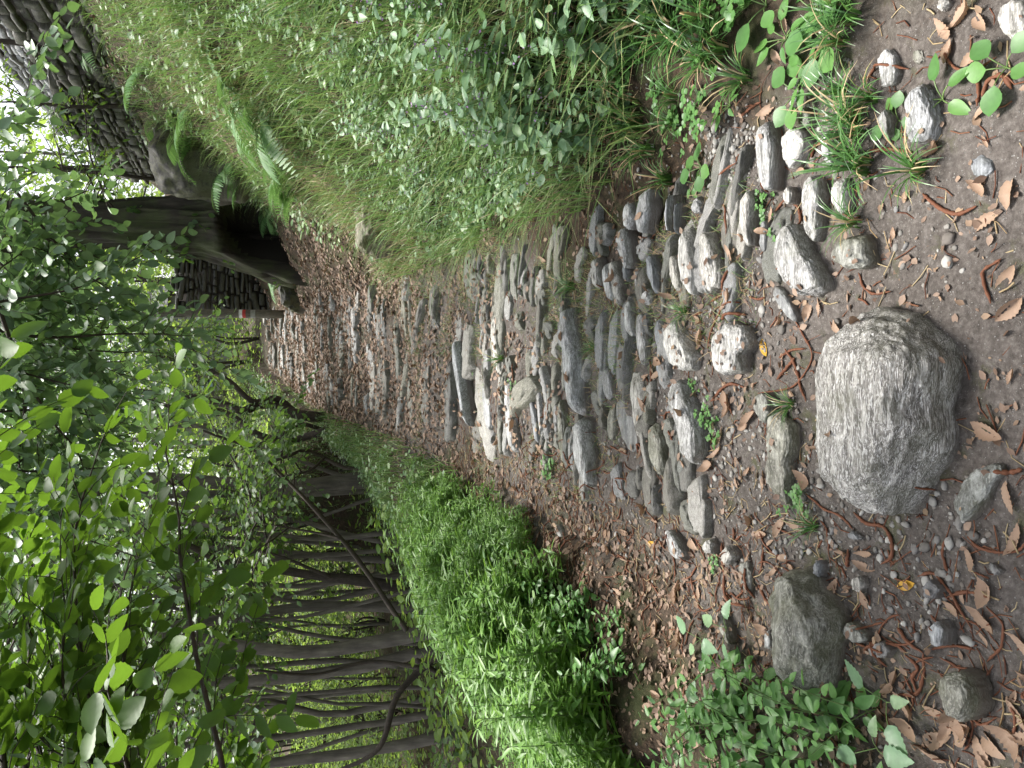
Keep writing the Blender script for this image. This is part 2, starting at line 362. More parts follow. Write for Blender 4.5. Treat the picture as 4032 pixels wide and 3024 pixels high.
def scatter(mb, tpl, pos, axis, nrm, size, mat=0):
    v, tri, q = tpl; pos = np.asarray(pos, float); n = len(pos)
    if not n: return
    axis = unit(np.broadcast_to(np.asarray(axis, float), (n, 3))); nrm = np.broadcast_to(np.asarray(nrm, float), (n, 3))
    x = unit(np.cross(axis, nrm)); z = np.cross(x, axis); size = np.broadcast_to(np.asarray(size, float), (n,))
    V = pos[:, None] + size[:, None, None] * (v[None, :, 0:1] * x[:, None] + v[None, :, 1:2] * axis[:, None] + v[None, :, 2:3] * z[:, None])
    o = (np.arange(n) * len(v))[:, None, None]; fs = []
    if len(tri): fs.append((np.array(tri)[None] + o).reshape(-1, 3))
    if len(q): fs.append((np.array(q)[None] + o).reshape(-1, 4))
    mb.add(V.reshape(-1, 3), fs, mat)
def rnd(rng, n, s=1.0): return rng.normal(0, s, (n, 3))

# ------------------------------------------------------------------ ground
def axis_pts(lo, a, b, hi, step, grow=1.13):
    mid = list(np.arange(a, b, step)); out = []; s = step; x = b
    while x < hi: out.append(x); s *= grow; x += s
    left = []; s = step; x = a - step
    while x > lo: left.append(x); s *= grow; x -= s
    return np.array(left[::-1] + mid + out)
def build_ground():
    xs = axis_pts(-120, -1.6, 2.2, 60, .025, 1.06); ys = axis_pts(-30, .8, 5.0, 140, .025, 1.012)
    X, Y = np.meshgrid(xs, ys); Z = height(X, Y)
    V = np.stack([X, Y, Z], -1).reshape(-1, 3); nx, ny = len(xs), len(ys)
    i = np.arange(ny - 1)[:, None] * nx + np.arange(nx - 1)[None]
    q = np.stack([i, i + 1, i + nx + 1, i + nx], -1).reshape(-1, 4)
    cen = V[q].mean(1)
    c = xc(cen[:, 1]); wob = fbm(p3(cen[:, 0], cen[:, 1], 1.3), 5, 3) * .25
    onp = (cen[:, 0] > c - wl(cen[:, 1]) - .1 + wob) & (cen[:, 0] < c + wr(cen[:, 1]) + .1 + wob) & (cen[:, 1] > -2) & (cen[:, 1] < 24)
    D = np.minimum(V[:, 0] - (xc(V[:, 1]) - wl(V[:, 1])), xc(V[:, 1]) + wr(V[:, 1]) - V[:, 0]) + fbm(p3(V[:, 0], V[:, 1], 1.3), 5, 4) * .3
    mask = sm(D, -.2, .25) * (1 - .65 * sm(V[:, 1], 7, 11))
    for name, sel, lab in (('ground', ~onp, 0), ('path', onp, 1)):
        fs = q[sel]; used, inv = np.unique(fs, return_inverse=True)
        mb = MB(); mb.add(V[used], [inv.reshape(-1, 4)]); me = mb.mesh(name, M_SOIL)
        a = me.attributes.new('path', 'FLOAT', 'POINT'); a.data.foreach_set('value', mask[used].astype(np.float32))
        tag(link(name, me), kind='structure')
build_ground()

# ------------------------------------------------------------------ stones
def ico(sub):
    import bmesh
    bm = bmesh.new(); bmesh.ops.create_icosphere(bm, subdivisions=sub, radius=1)
    v = np.array([x.co[:] for x in bm.verts]); f = np.array([[y.index for y in x.verts] for x in bm.faces]); bm.free(); return v, f
ICO = {k: ico(k) for k in (1, 2, 3, 4, 5, 6)}
NEARV, NEARF, NEARN = [], [], 0          # collected for resting leaves on stones
def shape_stone(rf, hgt, sub, seed, rng, e1=.55, e2=.6, rough=.05, strata=.0, facets=6, tilt=(0, 0), sink=.04, stretch=(1, 1, 1), M2=None):
    d, f = ICO[sub]; th = np.arctan2(d[:, 1], d[:, 0]); jag = 1 + .06 * fbm(np.stack([np.cos(th) * 2.2, np.sin(th) * 2.2, th * 0 + seed], 1), seed, 3); cphi = np.sqrt(np.clip(1 - d[:, 2] ** 2, 0, 1))
    r = rf(th) * jag; L = float(np.mean(r))
    rad = cphi ** e1; zz = np.sign(d[:, 2]) * np.abs(d[:, 2]) ** e2
    v = np.stack([r * rad * np.cos(th), r * rad * np.sin(th), np.where(zz > 0, hgt * zz, sink * zz)], 1)
    if M2 is not None: v[:, :2] = v[:, :2] @ M2.T; L = float(np.sqrt(abs(np.linalg.det(M2)))) * L
    for k in range(facets):                       # chisel: flatten everything past a few random planes
        n = unit(np.array([rng.normal(), rng.normal(), abs(rng.normal()) * 1.6])[None])[0]
        if k % 2: n = unit(np.array([[rng.normal(), rng.normal(), .25]]))[0]
        s = v @ n; lim = np.quantile(s, rng.uniform(.9, .985) if not k % 2 else rng.uniform(.95, .995)); over = np.clip(s - lim, 0, None)
        v = v - over[:, None] * n * .85
    nn = unit(v * np.array([1, 1, max(1, L / max(hgt, .01))]))
    q = v / max(L, .03) * np.array(stretch)
    disp = fbm(q * 1.3 + seed, seed, 4, .55) * rough * L
    if strata:
        w = fbm(q * np.array([2.0, 9, 9]) + seed, seed + 5, 3); disp = disp + strata * (np.abs(w) - .35)
    disp = disp + fbm(q * 7 + seed, seed + 9, 4, .62) * rough * L * .3
    v = v + nn * disp[:, None]
    v[:, 2] += v[:, 0] * tilt[0] + v[:, 1] * tilt[1]
    return v, f
def add_near(v, f, loc):
    global NEARN
    NEARV.append(v + np.asarray(loc)); NEARF.append(f + NEARN); NEARN += len(v)
def poly_rf(P):
    P = np.asarray(P); n = 24
    e = np.concatenate([P[i] + (P[(i + 1) % len(P)] - P[i]) * np.linspace(0, 1, n, False)[:, None] for i in range(len(P))])
    a = np.arctan2(e[:, 1], e[:, 0]); r = np.hypot(e[:, 0], e[:, 1]); o = np.argsort(a); a, r = a[o], r[o]
    grid = np.linspace(-math.pi, math.pi, 241); g = np.interp(grid, np.concatenate([a - 2 * math.pi, a, a + 2 * math.pi]), np.concatenate([r, r, r]))
    k = np.ones(5) / 5; g = np.convolve(np.concatenate([g[-3:-1], g, g[1:3]]), k, 'valid')
    return lambda th: np.interp(th, grid, g)
def outline_stone(name, cr, poly, hgt, mat, label, cat='stone', group=None, sub=4, seed=1, rise=.5, **kw):
    rng = np.random.default_rng(seed)
    P = np.array([crop(cr, *p) for p in poly]); lo, hi = P[:, 0].min(), P[:, 0].max()
    W = np.array([gpt(px, py, hgt * rise * (1 - (px - lo) / (hi - lo))) for px, py in P])
    c2 = (W[:, :2].min(0) + W[:, :2].max(0)) / 2 * .5 + W[:, :2].mean(0) * .5
    z = float(np.mean(height(W[:, 0], W[:, 1], False)))
    e = W[:, :2] - c2; e = np.concatenate([e[i] + (e[(i + 1) % len(e)] - e[i]) * np.linspace(0, 1, 12, False)[:, None] for i in range(len(e))])
    wv, wvec = np.linalg.eigh(e.T @ e / len(e)); M2 = wvec @ np.diag(np.sqrt(wv + 1e-6))       # squash to a round outline, shape it, stretch it back
    v, f = shape_stone(poly_rf((W[:, :2] - c2) @ np.linalg.inv(M2).T), hgt, sub, seed, rng, M2=M2, **kw)
    mb = MB(); mb.add(v, [f]); o = mb.build(name, mat, loc=(c2[0], c2[1], z))
    add_near(v, f, (c2[0], c2[1], z)); tag(o, label, cat, group); return o
PST = 'stones set in the path'
# the big boulder in the foreground
outline_stone('boulder', 'c6', [(815, 720), (900, 655), (1010, 600), (1080, 470), (1170, 345), (1300, 320), (1450, 370), (1560, 430), (1700, 490), (1800, 580), (1815, 720), (1808, 850), (1800, 1000), (1830, 1110), (1770, 1300), (1690, 1420), (1560, 1560), (1430, 1655), (1200, 1600), (1060, 1520), (900, 1400), (820, 1230), (805, 1000), (805, 850)],
              .2, M_BOULDER, 'largest boulder, pale streaked rounded rock in the middle of the dirt', 'boulder', None, 6, 11, .62, e1=.42, e2=.62, rough=.05, strata=.006, facets=6, sink=.06, stretch=(1, 1.2, 1.6))
SL = [  # crop, outline, height, material, label
 ('c9', [(580, 450), (640, 370), (700, 350), (830, 420), (950, 560), (1060, 690), (1075, 760), (1030, 870), (1020, 1010), (1000, 1130), (930, 1170), (820, 1110), (700, 1030), (650, 870), (620, 700), (580, 570)], .15, M_OLIVE, 'dark angular rock with a ridge beside the bushy green weed', 5, .1),
 ('c6', [(585, 60), (595, -110), (690, -200), (750, -205), (810, -100), (890, 30), (960, 130), (990, 220), (870, 265), (800, 255), (700, 170), (620, 110)], .09, M_GNEISS, 'smooth wedge shaped grey stone with moss on one flank', 5, .05),
 ('c6', [(980, 0), (1010, -80), (1100, -130), (1190, -150), (1240, -90), (1270, 40), (1200, 90), (1100, 80), (1000, 40)], .06, M_OLIVE, 'rounded olive grey stone under a grass tuft next to the mossy wedge stone', 4, .03),
 ('c6', [(575, 195), (640, 200), (700, 270), (770, 400), (740, 430), (680, 370), (620, 290)], .03, M_SLATE, 'thin blue slate sliver between the wedge stone and the boulder', 4, .03),
 ('c6', [(10, -150), (60, -190), (100, -100), (130, 60), (140, 240), (90, 265), (30, 170), (0, 60)], .08, M_PALE, 'pale split slab lying beside a darker rounded twin', 4, .05),
 ('c6', [(130, -150), (190, -160), (250, -20), (290, 110), (270, 200), (200, 235), (140, 130)], .07, M_GNEISS, 'darker rounded slab touching the pale split slab', 4, .03),
 ('c6', [(230, 470), (330, 430), (440, 450), (480, 560), (420, 650), (430, 750), (300, 775), (210, 720), (195, 600)], .07, M_GNEISS, 'squarish grey stone beside the small yellow leaf', 5, .06),
 ('c6', [(-95, 430), (-60, 390), (0, 440), (60, 530), (140, 650), (120, 740), (40, 745), (-50, 700), (-90, 580)], .1, M_PALE, 'rounded stone thickly speckled with white lichen', 5, .05),
 ('c6', [(-60, 830), (0, 790), (60, 870), (110, 980), (160, 1100), (175, 1270), (150, 1370), (100, 1400), (50, 1280), (0, 1120), (-50, 1000), (-80, 900)], .1, M_GNEISS, 'long grained slab next to the lichen speckled stone', 5, .07),
 ('c6', [(490, 900), (560, 860), (600, 930), (610, 1020), (590, 1090), (510, 1060), (480, 980)], .05, M_OLIVE, 'small olive stone at the end of the mossy long stone', 4, .03),
 ('c6', [(570, 1030), (620, 975), (700, 1040), (760, 1100), (770, 1250), (730, 1330), (740, 1420), (710, 1520), (720, 1640), (640, 1680), (590, 1540), (560, 1400), (575, 1200)], .07, M_OLIVE, 'long mossy stone lying along the back of the boulder', 5, .06),
 ('c6', [(1760, 1600), (1830, 1450), (1930, 1370), (2100, 1330), (2140, 1380), (2060, 1450), (2000, 1560), (1930, 1680), (1830, 1720), (1740, 1680)], .035, M_OLIVE, 'half buried flat stone below the boulder with mossy edges', 5, .05),
 ('c3', [(510, 830), (560, 750), (610, 820), (640, 930), (640, 1080), (610, 1230), (540, 1250), (490, 1180), (490, 980)], .06, M_GNEISS, 'long smooth kerb stone with a mossy edge beside gravel', 4, .03),
 ('c3', [(660, 880), (740, 830), (800, 850), (845, 930), (810, 1010), (720, 1100), (680, 1060), (650, 960)], .05, M_PALE, 'whitish crystalline stone beside the long kerb stone', 4, .07),
 ('c3', [(920, 850), (980, 840), (1000, 950), (1020, 1060), (960, 1080), (930, 980)], .05, M_PALE, 'narrow pale stone half hidden by a grass tuft', 4, .05),
 ('c3', [(980, 1200), (1060, 1150), (1130, 1290), (1110, 1380), (1040, 1390), (990, 1310)], .05, M_PALE, 'pale stone peeking out under the widest grass tuft', 4, .05),
 ('c3', [(390, 1290), (450, 1210), (490, 1300), (470, 1450), (475, 1580), (440, 1600), (400, 1480)], .05, M_GNEISS, 'narrow grey wedge between two long path stones', 4, .05),
 ('c3', [(790, 1180), (850, 1130), (920, 1170), (950, 1290), (930, 1400), (930, 1500), (880, 1580), (830, 1520), (810, 1350)], .06, M_GNEISS, 'ribbed grey stone with moss patch beside the wedge stone', 4, .06),
 ('c3', [(1480, 600), (1560, 550), (1640, 590), (1700, 680), (1730, 800), (1700, 890), (1620, 940), (1530, 950), (1470, 860), (1490, 720)], .09, M_PALE, 'plump striped stone beside a broad leaved seedling', 5, .05),
 ('c3', [(1290, 740), (1350, 710), (1400, 780), (1390, 880), (1340, 920), (1290, 850)], .05, M_GNEISS, 'small grey stone beside the plump striped stone', 4, .04),
 ('c3', [(1290, 340), (1360, 310), (1420, 360), (1430, 480), (1400, 560), (1310, 560), (1280, 450)], .04, M_PALE, 'low pinkish grey stone crossed by a reddish catkin', 4, .05),
 ('c3', [(1900, 1040), (1980, 1000), (2060, 1040), (2080, 1110), (2000, 1165), (1920, 1150), (1885, 1090)], .05, M_SLATE, 'dark blue grey round cobble in bare soil', 4, .03),
 ('c3', [(2060, 130), (2100, 40), (2180, 0), (2300, 20), (2330, 200), (2230, 290), (2120, 240)], .06, M_GNEISS, 'grey stone cut by the photo edge near dry leaves', 4, .04),
 ('c3', [(1780, 830), (1850, 850), (1860, 930), (1800, 980)], .015, M_SLATE, 'flat slate chip sunk in soil by the striped stone', 3, .04),
 ('c3', [(1495, 370), (1530, 325), (1580, 340), (1590, 400), (1530, 420)], .025, M_OLIVE, 'dark brown pebble near the grass tufts', 3, .04),
 ('c3', [(770, 720), (820, 690), (860, 760), (840, 830), (790, 820)], .03, M_OLIVE, 'mossy cobble between grass and the whitish stone', 3, .04),
 ('c3', [(510, 1480), (540, 1400), (570, 1460), (570, 1600), (540, 1650), (510, 1590)], .03, M_SLATE, 'flat dark slate strip beside the narrow wedge', 3, .04),
 ('c3', [(660, 1260), (700, 1210), (735, 1250), (725, 1320), (680, 1325)], .03, M_GNEISS, 'small cobble curled round by a catkin', 3, .04),
 ('c3', [(70, 1330), (110, 1270), (150, 1320), (140, 1380), (90, 1385)], .035, M_GNEISS, 'small rounded cobble at the foot of the weedy bank', 3, .04),
 ('c3', [(1660, 10), (1720, -20), (1760, 30), (1720, 75), (1660, 60)], .03, M_PALE, 'pale knobbly stone above the dry serrated leaves', 3, .08),
 ('c3', [(900, 420), (960, 400), (980, 470), (930, 520)], .03, M_OLIVE, 'flat stone under the big round leaf', 3, .04),
 ('c3', [(1000, 700), (1080, 690), (1090, 790), (1020, 830)], .03, M_PALE, 'pinkish flat stone under a sedge tuft', 3, .04),
 # slabs of the shallow steps, middle distance
 ('c5', [(1440, 330), (1490, 330), (1515, 500), (1585, 720), (1575, 900), (1590, 1040), (1540, 1030), (1505, 900), (1480, 700), (1460, 500)], .10, M_PALE, 'longest pale step slab across the path, grassy end', 5, .05),
 ('c5', [(1525, 1040), (1590, 1050), (1640, 1250), (1672, 1480), (1640, 1500), (1560, 1340)], .10, M_PALE, 'speckled step slab continuing the longest pale slab', 5, .06),
 ('c5', [(980, 400), (1020, 390), (1050, 560), (1090, 760), (1060, 780), (1030, 690), (1000, 560)], .09, M_PALE, 'pale step slab with a sedge tuft leaning on it', 4, .05),
 ('c5', [(1075, 800), (1100, 780), (1135, 920), (1155, 1100), (1175, 1280), (1140, 1290), (1100, 1100), (1085, 920)], .09, M_PALE, 'pale step slab ending beside a yellowish leaf', 4, .05),
 ('c5', [(725, 550), (750, 550), (790, 740), (830, 950), (860, 1090), (840, 1100), (790, 900), (740, 680)], .09, M_PALE, 'thin upright step slab with clover growing below', 4, .04),
 ('c5', [(920, 840), (965, 830), (990, 950), (1002, 1090), (970, 1140), (940, 1000)], .06, M_PALE, 'blocky white stone between two long step slabs', 4, .06),
 ('c5', [(1220, 935), (1250, 940), (1290, 1080), (1312, 1210), (1285, 1215), (1250, 1060)], .05, M_SLATE, 'bluish edge set slab beside layered splinters', 4, .04),
 ('c5', [(1265, 770), (1290, 790), (1312, 960), (1342, 1120), (1325, 1190), (1300, 1080), (1280, 920)], .05, M_GNEISS, 'layered splintered slab, bluish slab beside it', 4, .07),
 ('c5', [(1340, 810), (1370, 870), (1390, 1040), (1385, 1150), (1360, 1030)], .04, M_OLIVE, 'mossy narrow slab inside the step', 4, .05),
 ('c5', [(1410, 930), (1440, 915), (1465, 1040), (1475, 1150), (1482, 1310), (1450, 1330), (1425, 1170)], .05, M_OLIVE, 'olive slab tucked behind the longest pale slab', 4, .05),
 ('c5', [(1700, 735), (1740, 720), (1770, 830), (1765, 950), (1710, 900), (1690, 800)], .03, M_GNEISS, 'flat weathered slab below the longest pale slab', 4, .05),
 ('c5', [(1735, 965), (1790, 965), (1800, 1080), (1775, 1200), (1735, 1190)], .03, M_OLIVE, 'flat brownish slab beside the smooth paving slab', 4, .05),
 ('c5', [(1800, 560), (1850, 600), (1870, 760), (1870, 890), (1800, 900), (1780, 740)], .02, M_SLATE, 'smooth dark paving slab dusted with pink litter', 4, .02),
 ('c5', [(1780, 920), (1880, 912), (1905, 1010), (1930, 1140), (1942, 1260), (1890, 1280), (1830, 1180), (1790, 1040)], .025, M_SLATE, 'smooth dark paving slab with a crack across', 4, .02),
 ('c5', [(1895, 765), (1960, 740), (1995, 860), (2005, 1010), (1990, 1180), (1960, 1250), (1920, 1090), (1890, 900)], .06, M_GNEISS, 'broad tilted slab beside the cracked paving slab', 4, .05),
 ('c5', [(1845, 300), (1880, 290), (1905, 400), (1925, 520), (1890, 540), (1860, 440)], .05, M_PALE, 'pale slab with a grass sprig at its edge', 4, .05),
 ('c5', [(1930, 380), (1965, 370), (1995, 520), (2015, 650), (1990, 750), (1950, 640), (1925, 500)], .05, M_GNEISS, 'grained slab between a grass sprig and broad tilted slab', 4, .05),
 ('c5', [(2050, 430), (2090, 400), (2120, 500), (2115, 620), (2080, 630), (2055, 540)], .05, M_SLATE, 'dark upright slab edge behind the lichen speckled stone', 4, .04),
 ('c5', [(2060, 645), (2110, 640), (2115, 760), (2085, 810), (2060, 740)], .04, M_SLATE, 'dark blue slab fragment beside the lichen speckled stone', 4, .04),
 ('c5', [(2000, 1100), (2060, 1080), (2120, 1190), (2142, 1380), (2115, 1420), (2040, 1330), (2000, 1220)], .07, M_OLIVE, 'mossy slab at the end of the stone paving', 4, .05),
 ('c8', [(2100, 130), (2140, 110), (2212, 190), (2250, 280), (2212, 320), (2150, 250)], .05, M_GNEISS, 'angular grey stone among catkins by the yellow leaf', 4, .05),
 ('c8', [(1410, 90), (1440, 70), (1460, 150), (1465, 230), (1430, 235)], .05, M_GNEISS, 'small stone at the foot of the green mound', 3, .05),
 ('d2', [(420, 600), (460, 560), (490, 650), (500, 780), (460, 790), (430, 720)], .05, M_PALE, 'pale long stone at the grassy path margin', 4, .05),
 ('d2', [(500, 640), (545, 600), (580, 720), (600, 850), (580, 900), (530, 800)], .05, M_PALE, 'cracked pale stone, second in from the grass margin', 4, .06),
 ('d2', [(550, 600), (590, 590), (640, 730), (660, 880), (620, 920), (590, 780)], .05, M_GNEISS, 'narrow mossy stone beside the cracked pale one', 4, .05),
 ('d2', [(610, 400), (650, 360), (700, 440), (720, 600), (690, 650), (640, 560), (610, 470)], .06, M_PALE, 'white weathered long stone under grass sprigs', 4, .06),
 ('d2', [(650, 200), (690, 170), (740, 280), (720, 380), (670, 340)], .05, M_PALE, 'pale stone with a curled dry leaf on it', 4, .05),
 ('d2', [(745, 200), (780, 100), (840, 90), (860, 200), (830, 400), (780, 390), (750, 290)], .05, M_PALE, 'broad light stone at the weedy bank foot', 4, .06),
 ('d2', [(650, 610), (690, 640), (705, 740), (670, 740)], .04, M_SLATE, 'tiny blue slab beside the white weathered stone', 3, .04),
 ('d2', [(830, 540), (880, 560), (920, 660), (920, 840), (870, 780), (830, 650)], .06, M_SLATE, 'bluish pointed slab with a seedling beside it', 4, .05),
 ('d2', [(960, 130), (1000, 120), (1010, 260), (990, 400), (960, 350)], .05, M_GNEISS, 'thin grey stone standing near a round leaf', 4, .04),
 ('d2', [(1030, 190), (1070, 180), (1060, 330), (1050, 430), (1030, 380)], .05, M_SLATE, 'thin bluish stone parallel to the thin grey stone', 4, .04),
 ('d2', [(1140, 180), (1190, 140), (1230, 200), (1190, 255), (1150, 240)], .04, M_GNEISS, 'cobble beside gravel at the bank foot', 3, .05),
 ('d2', [(980, 570), (1030, 560), (1080, 720), (1100, 810), (1040, 820), (990, 700)], .05, M_GNEISS, 'grey stone with a bright red catkin curled against it', 4, .05),
 ('d2', [(790, 830), (840, 790), (870, 850), (850, 910), (800, 910)], .05, M_PALE, 'pale block beside the bluish pointed slab', 3, .06),
 ('d2', [(740, 650), (780, 640), (780, 760), (740, 790)], .04, M_PALE, 'small pale stone between catkins', 3, .05),
 ('c9', [(1700, 1060), (1800, 1020), (1890, 1060), (1940, 1180), (1970, 1270), (1870, 1350), (1740, 1310), (1660, 1220)], .07, M_OLIVE, 'smooth oval stone with two thin catkins across it', 5, .03),
 ('c9', [(1045, 760), (1100, 710), (1200, 760), (1230, 830), (1130, 850), (1060, 800)], .04, M_OLIVE, 'knobbly yellowish stone at the tip of the ridged rock', 4, .08),
 ('c9', [(1100, 440), (1160, 415), (1210, 470), (1170, 520), (1110, 500)], .03, M_GNEISS, 'round pebble stone above the ridged rock', 3, .04),
 ('c9', [(860, 350), (900, 310), (940, 360), (900, 420), (865, 400)], .04, M_SLATE, 'small blue grey pyramid stone', 3, .06),
 ('c9', [(250, 270), (320, 220), (380, 270), (330, 345), (270, 330)], .05, M_GNEISS, 'pale cobble, bigger of a pair among the catkins', 4, .05),
 ('c9', [(140, 220), (190, 165), (230, 210), (210, 270), (150, 270)], .04, M_GNEISS, 'small cobble, lesser of a pair among the catkins', 3, .05),
 ('c9', [(240, 660), (270, 635), (320, 740), (345, 850), (300, 850), (260, 760)], .05, M_OLIVE, 'long dark stone edge near three lobed leaves', 4, .05),
 ('c9', [(545, 800), (590, 750), (625, 830), (620, 890), (560, 885)], .05, M_GNEISS, 'grey stone hiding in litter behind the ridged rock', 3, .05),
 ('c9', [(1200, 880), (1290, 830), (1360, 890), (1320, 950), (1220, 930)], .02, M_GNEISS, 'flat grey stone with a catkin end on it', 4, .05),
 ('c9', [(1560, 490), (1610, 440), (1680, 500), (1640, 560), (1570, 550)], .015, M_SLATE, 'flat chip pressed into bare soil, larger of two', 3, .05),
 ('c9', [(1980, 360), (2010, 325), (2085, 380), (2040, 415)], .015, M_SLATE, 'flat chip pressed into bare soil, smaller of two', 3, .05),
 ('c9', [(1600, 740), (1660, 700), (1720, 760), (1700, 860), (1620, 870)], .03, M_PALE, 'pinkish round stone near the catkin tangle', 3, .05),
 ('c9', [(1070, 150), (1110, 118), (1175, 160), (1160, 180), (1090, 175)], .02, M_SLATE, 'smooth slate pebble beside a small grass sprig', 3, .04),
 ('c9', [(370, 340), (430, 320), (480, 430), (440, 560), (390, 470)], .03, M_OLIVE, 'flat layered stone beneath catkins near the cobble pair', 3, .06),
]
for k, (cr, poly, hg, mt, lab, sub, rough) in enumerate(SL):
    if sub < 4: sub = 4
    big = k == 0
    outline_stone('path_stone' if not big else 'rock', cr, poly, hg * (1 if big else .78), mt, lab, 'stone', PST, sub, 40 + k, .55, e1=.3 if not big else .4, e2=.4 if not big else .55, rough=rough, strata=.005, facets=8, sink=.05)
# farther cobbles and step slabs climbing the path
rng = np.random.default_rng(5)
COB = []
y = 4.6
while y < 20.5:
    c = float(xc(y)); l = c - float(wl(y)) + .1; r = c + float(wr(y)) - .05; x = l + rng.uniform(0, .25)
    dens = .6 if y < 7 else .85
    while x < r:
        w = rng.uniform(.3, .85) if y < 17 else rng.uniform(.4, .9)
        if rng.random() < dens and not (y < 6.2 and x > c + .1 and rng.random() < .5):
            COB.append((x + w / 2, y + rng.uniform(-.17, .17), w, rng.uniform(.12, .32)))
        x += w + rng.uniform(.02, .12)
    y += rng.uniform(.26, .4) if y < 12 else rng.uniform(.36, .55)
PROTO = []
for k in range(9):
    r2 = np.random.default_rng(200 + k); a, b = 1.0, r2.uniform(.4, .65); ph = r2.uniform(0, 6)
    rf = lambda th, b=b, ph=ph: (np.abs(np.cos(th)) ** 3 + np.abs(np.sin(th) / b) ** 3) ** (-1 / 3) * (1 + .16 * np.sin(3 * th + ph) + .1 * np.sin(5 * th + 2 * ph) + .05 * np.sin(9 * th))
    v, f = shape_stone(rf, .34, 4, 300 + k, r2, .28, .35, .06, .02, 9, sink=.4); mb = MB(); mb.add(v, [f])
    PROTO.append((mb.mesh('cobble', (M_COBBLE, M_OLIVE, M_GNEISS)[k % 3]), v, f))
for k, (x, y, w, dp) in enumerate(COB):
    me, v, f = PROTO[rng.integers(9)]
    o = link('cobble', me); hh = rng.uniform(.05, .09) * (1.4 if y > 16 else 1)
    z = h1(x, y); s = (w / 2, dp / 2 / .52, hh / .34); o.location = (x, y, z - .035); o.scale = s; o.rotation_euler = (rng.normal(0, .05), rng.normal(0, .06), rng.normal(0, .36) + (math.pi if rng.random() < .5 else 0))
    if y < 16.3: tag(o, 'rough grey cobble set in the shaded climbing path beyond the step slabs', 'stone', 'cobbles of the climbing path')
    else: tag(o, 'flat stone step slab at the far top of the path by the pole', 'stone', 'far step slabs by the pole')
    add_near(v * np.array(s), f, (x, y, z - .035))
BV0 = BVHTree.FromPolygons(np.concatenate(NEARV).tolist(), np.concatenate(NEARF).tolist())
k = 0
while k < 150:                                  # thin flat stones wedged between the bigger slabs
    y = rng.uniform(2.05, 5.4); x = float(xc(y)) + rng.uniform(-.45, .85); w = rng.uniform(.1, .34); dp = rng.uniform(.035, .09)
    if y < 2.5 and x < .2: k += .2; continue
    hits = sum(1 for q in (-.4, 0, .4) if (lambda hh: hh[0] is not None and hh[0].z > h1(x + q * w, y) - .01)(BV0.ray_cast(Vector((x + q * w, y, 2)), Vector((0, 0, -1)))))
    if hits: k += .1; continue
    me, v, f = PROTO[rng.integers(9)]; o = link('path_stone', me); z = h1(x, y); sc = (w / 2, dp / 1.04, rng.uniform(.1, .17)); o.location = (x, y, z - .012); o.scale = sc; o.rotation_euler = (rng.normal(0, .12), rng.normal(0, .06), rng.normal(-.1, .18))
    tag(o, 'thin flat filler stone wedged between the larger path slabs', 'stone', 'filler stones between the slabs'); add_near(v * np.array(sc), f, (x, y, z - .012)); k += 1
# mossy rock nose sticking out of the bank
_c = gpt(1500, 890); rr = np.random.default_rng(77)
v, f = shape_stone(lambda th: .34 * (1 + .25 * np.sin(2 * th + 1)), .2, 5, 88, rr, .5, .6, .12, .02, 6, sink=.3)
M_SHADEROCK = m_stone('shade_dark_rock', (.012, .012, .009), (.024, .023, .018), (.045, .042, .035), (4, 12, 14), .8, 1.3, .1)  # near-black tones carry the shade of the bank cavity
M_MOSSROCK = m_stone('mossy_rock', (.07, .07, .04), (.13, .12, .08), (.22, .2, .16), (4, 14, 16), 1.0, 1.3, .15)
mb = MB(); mb.add(v, [f]); o = mb.build('rock', M_MOSSROCK, loc=(_c[0] + .1, _c[1], h1(_c[0], _c[1]) - .05)); tag(o, 'moss covered rock jutting from the grassy bank', 'rock')

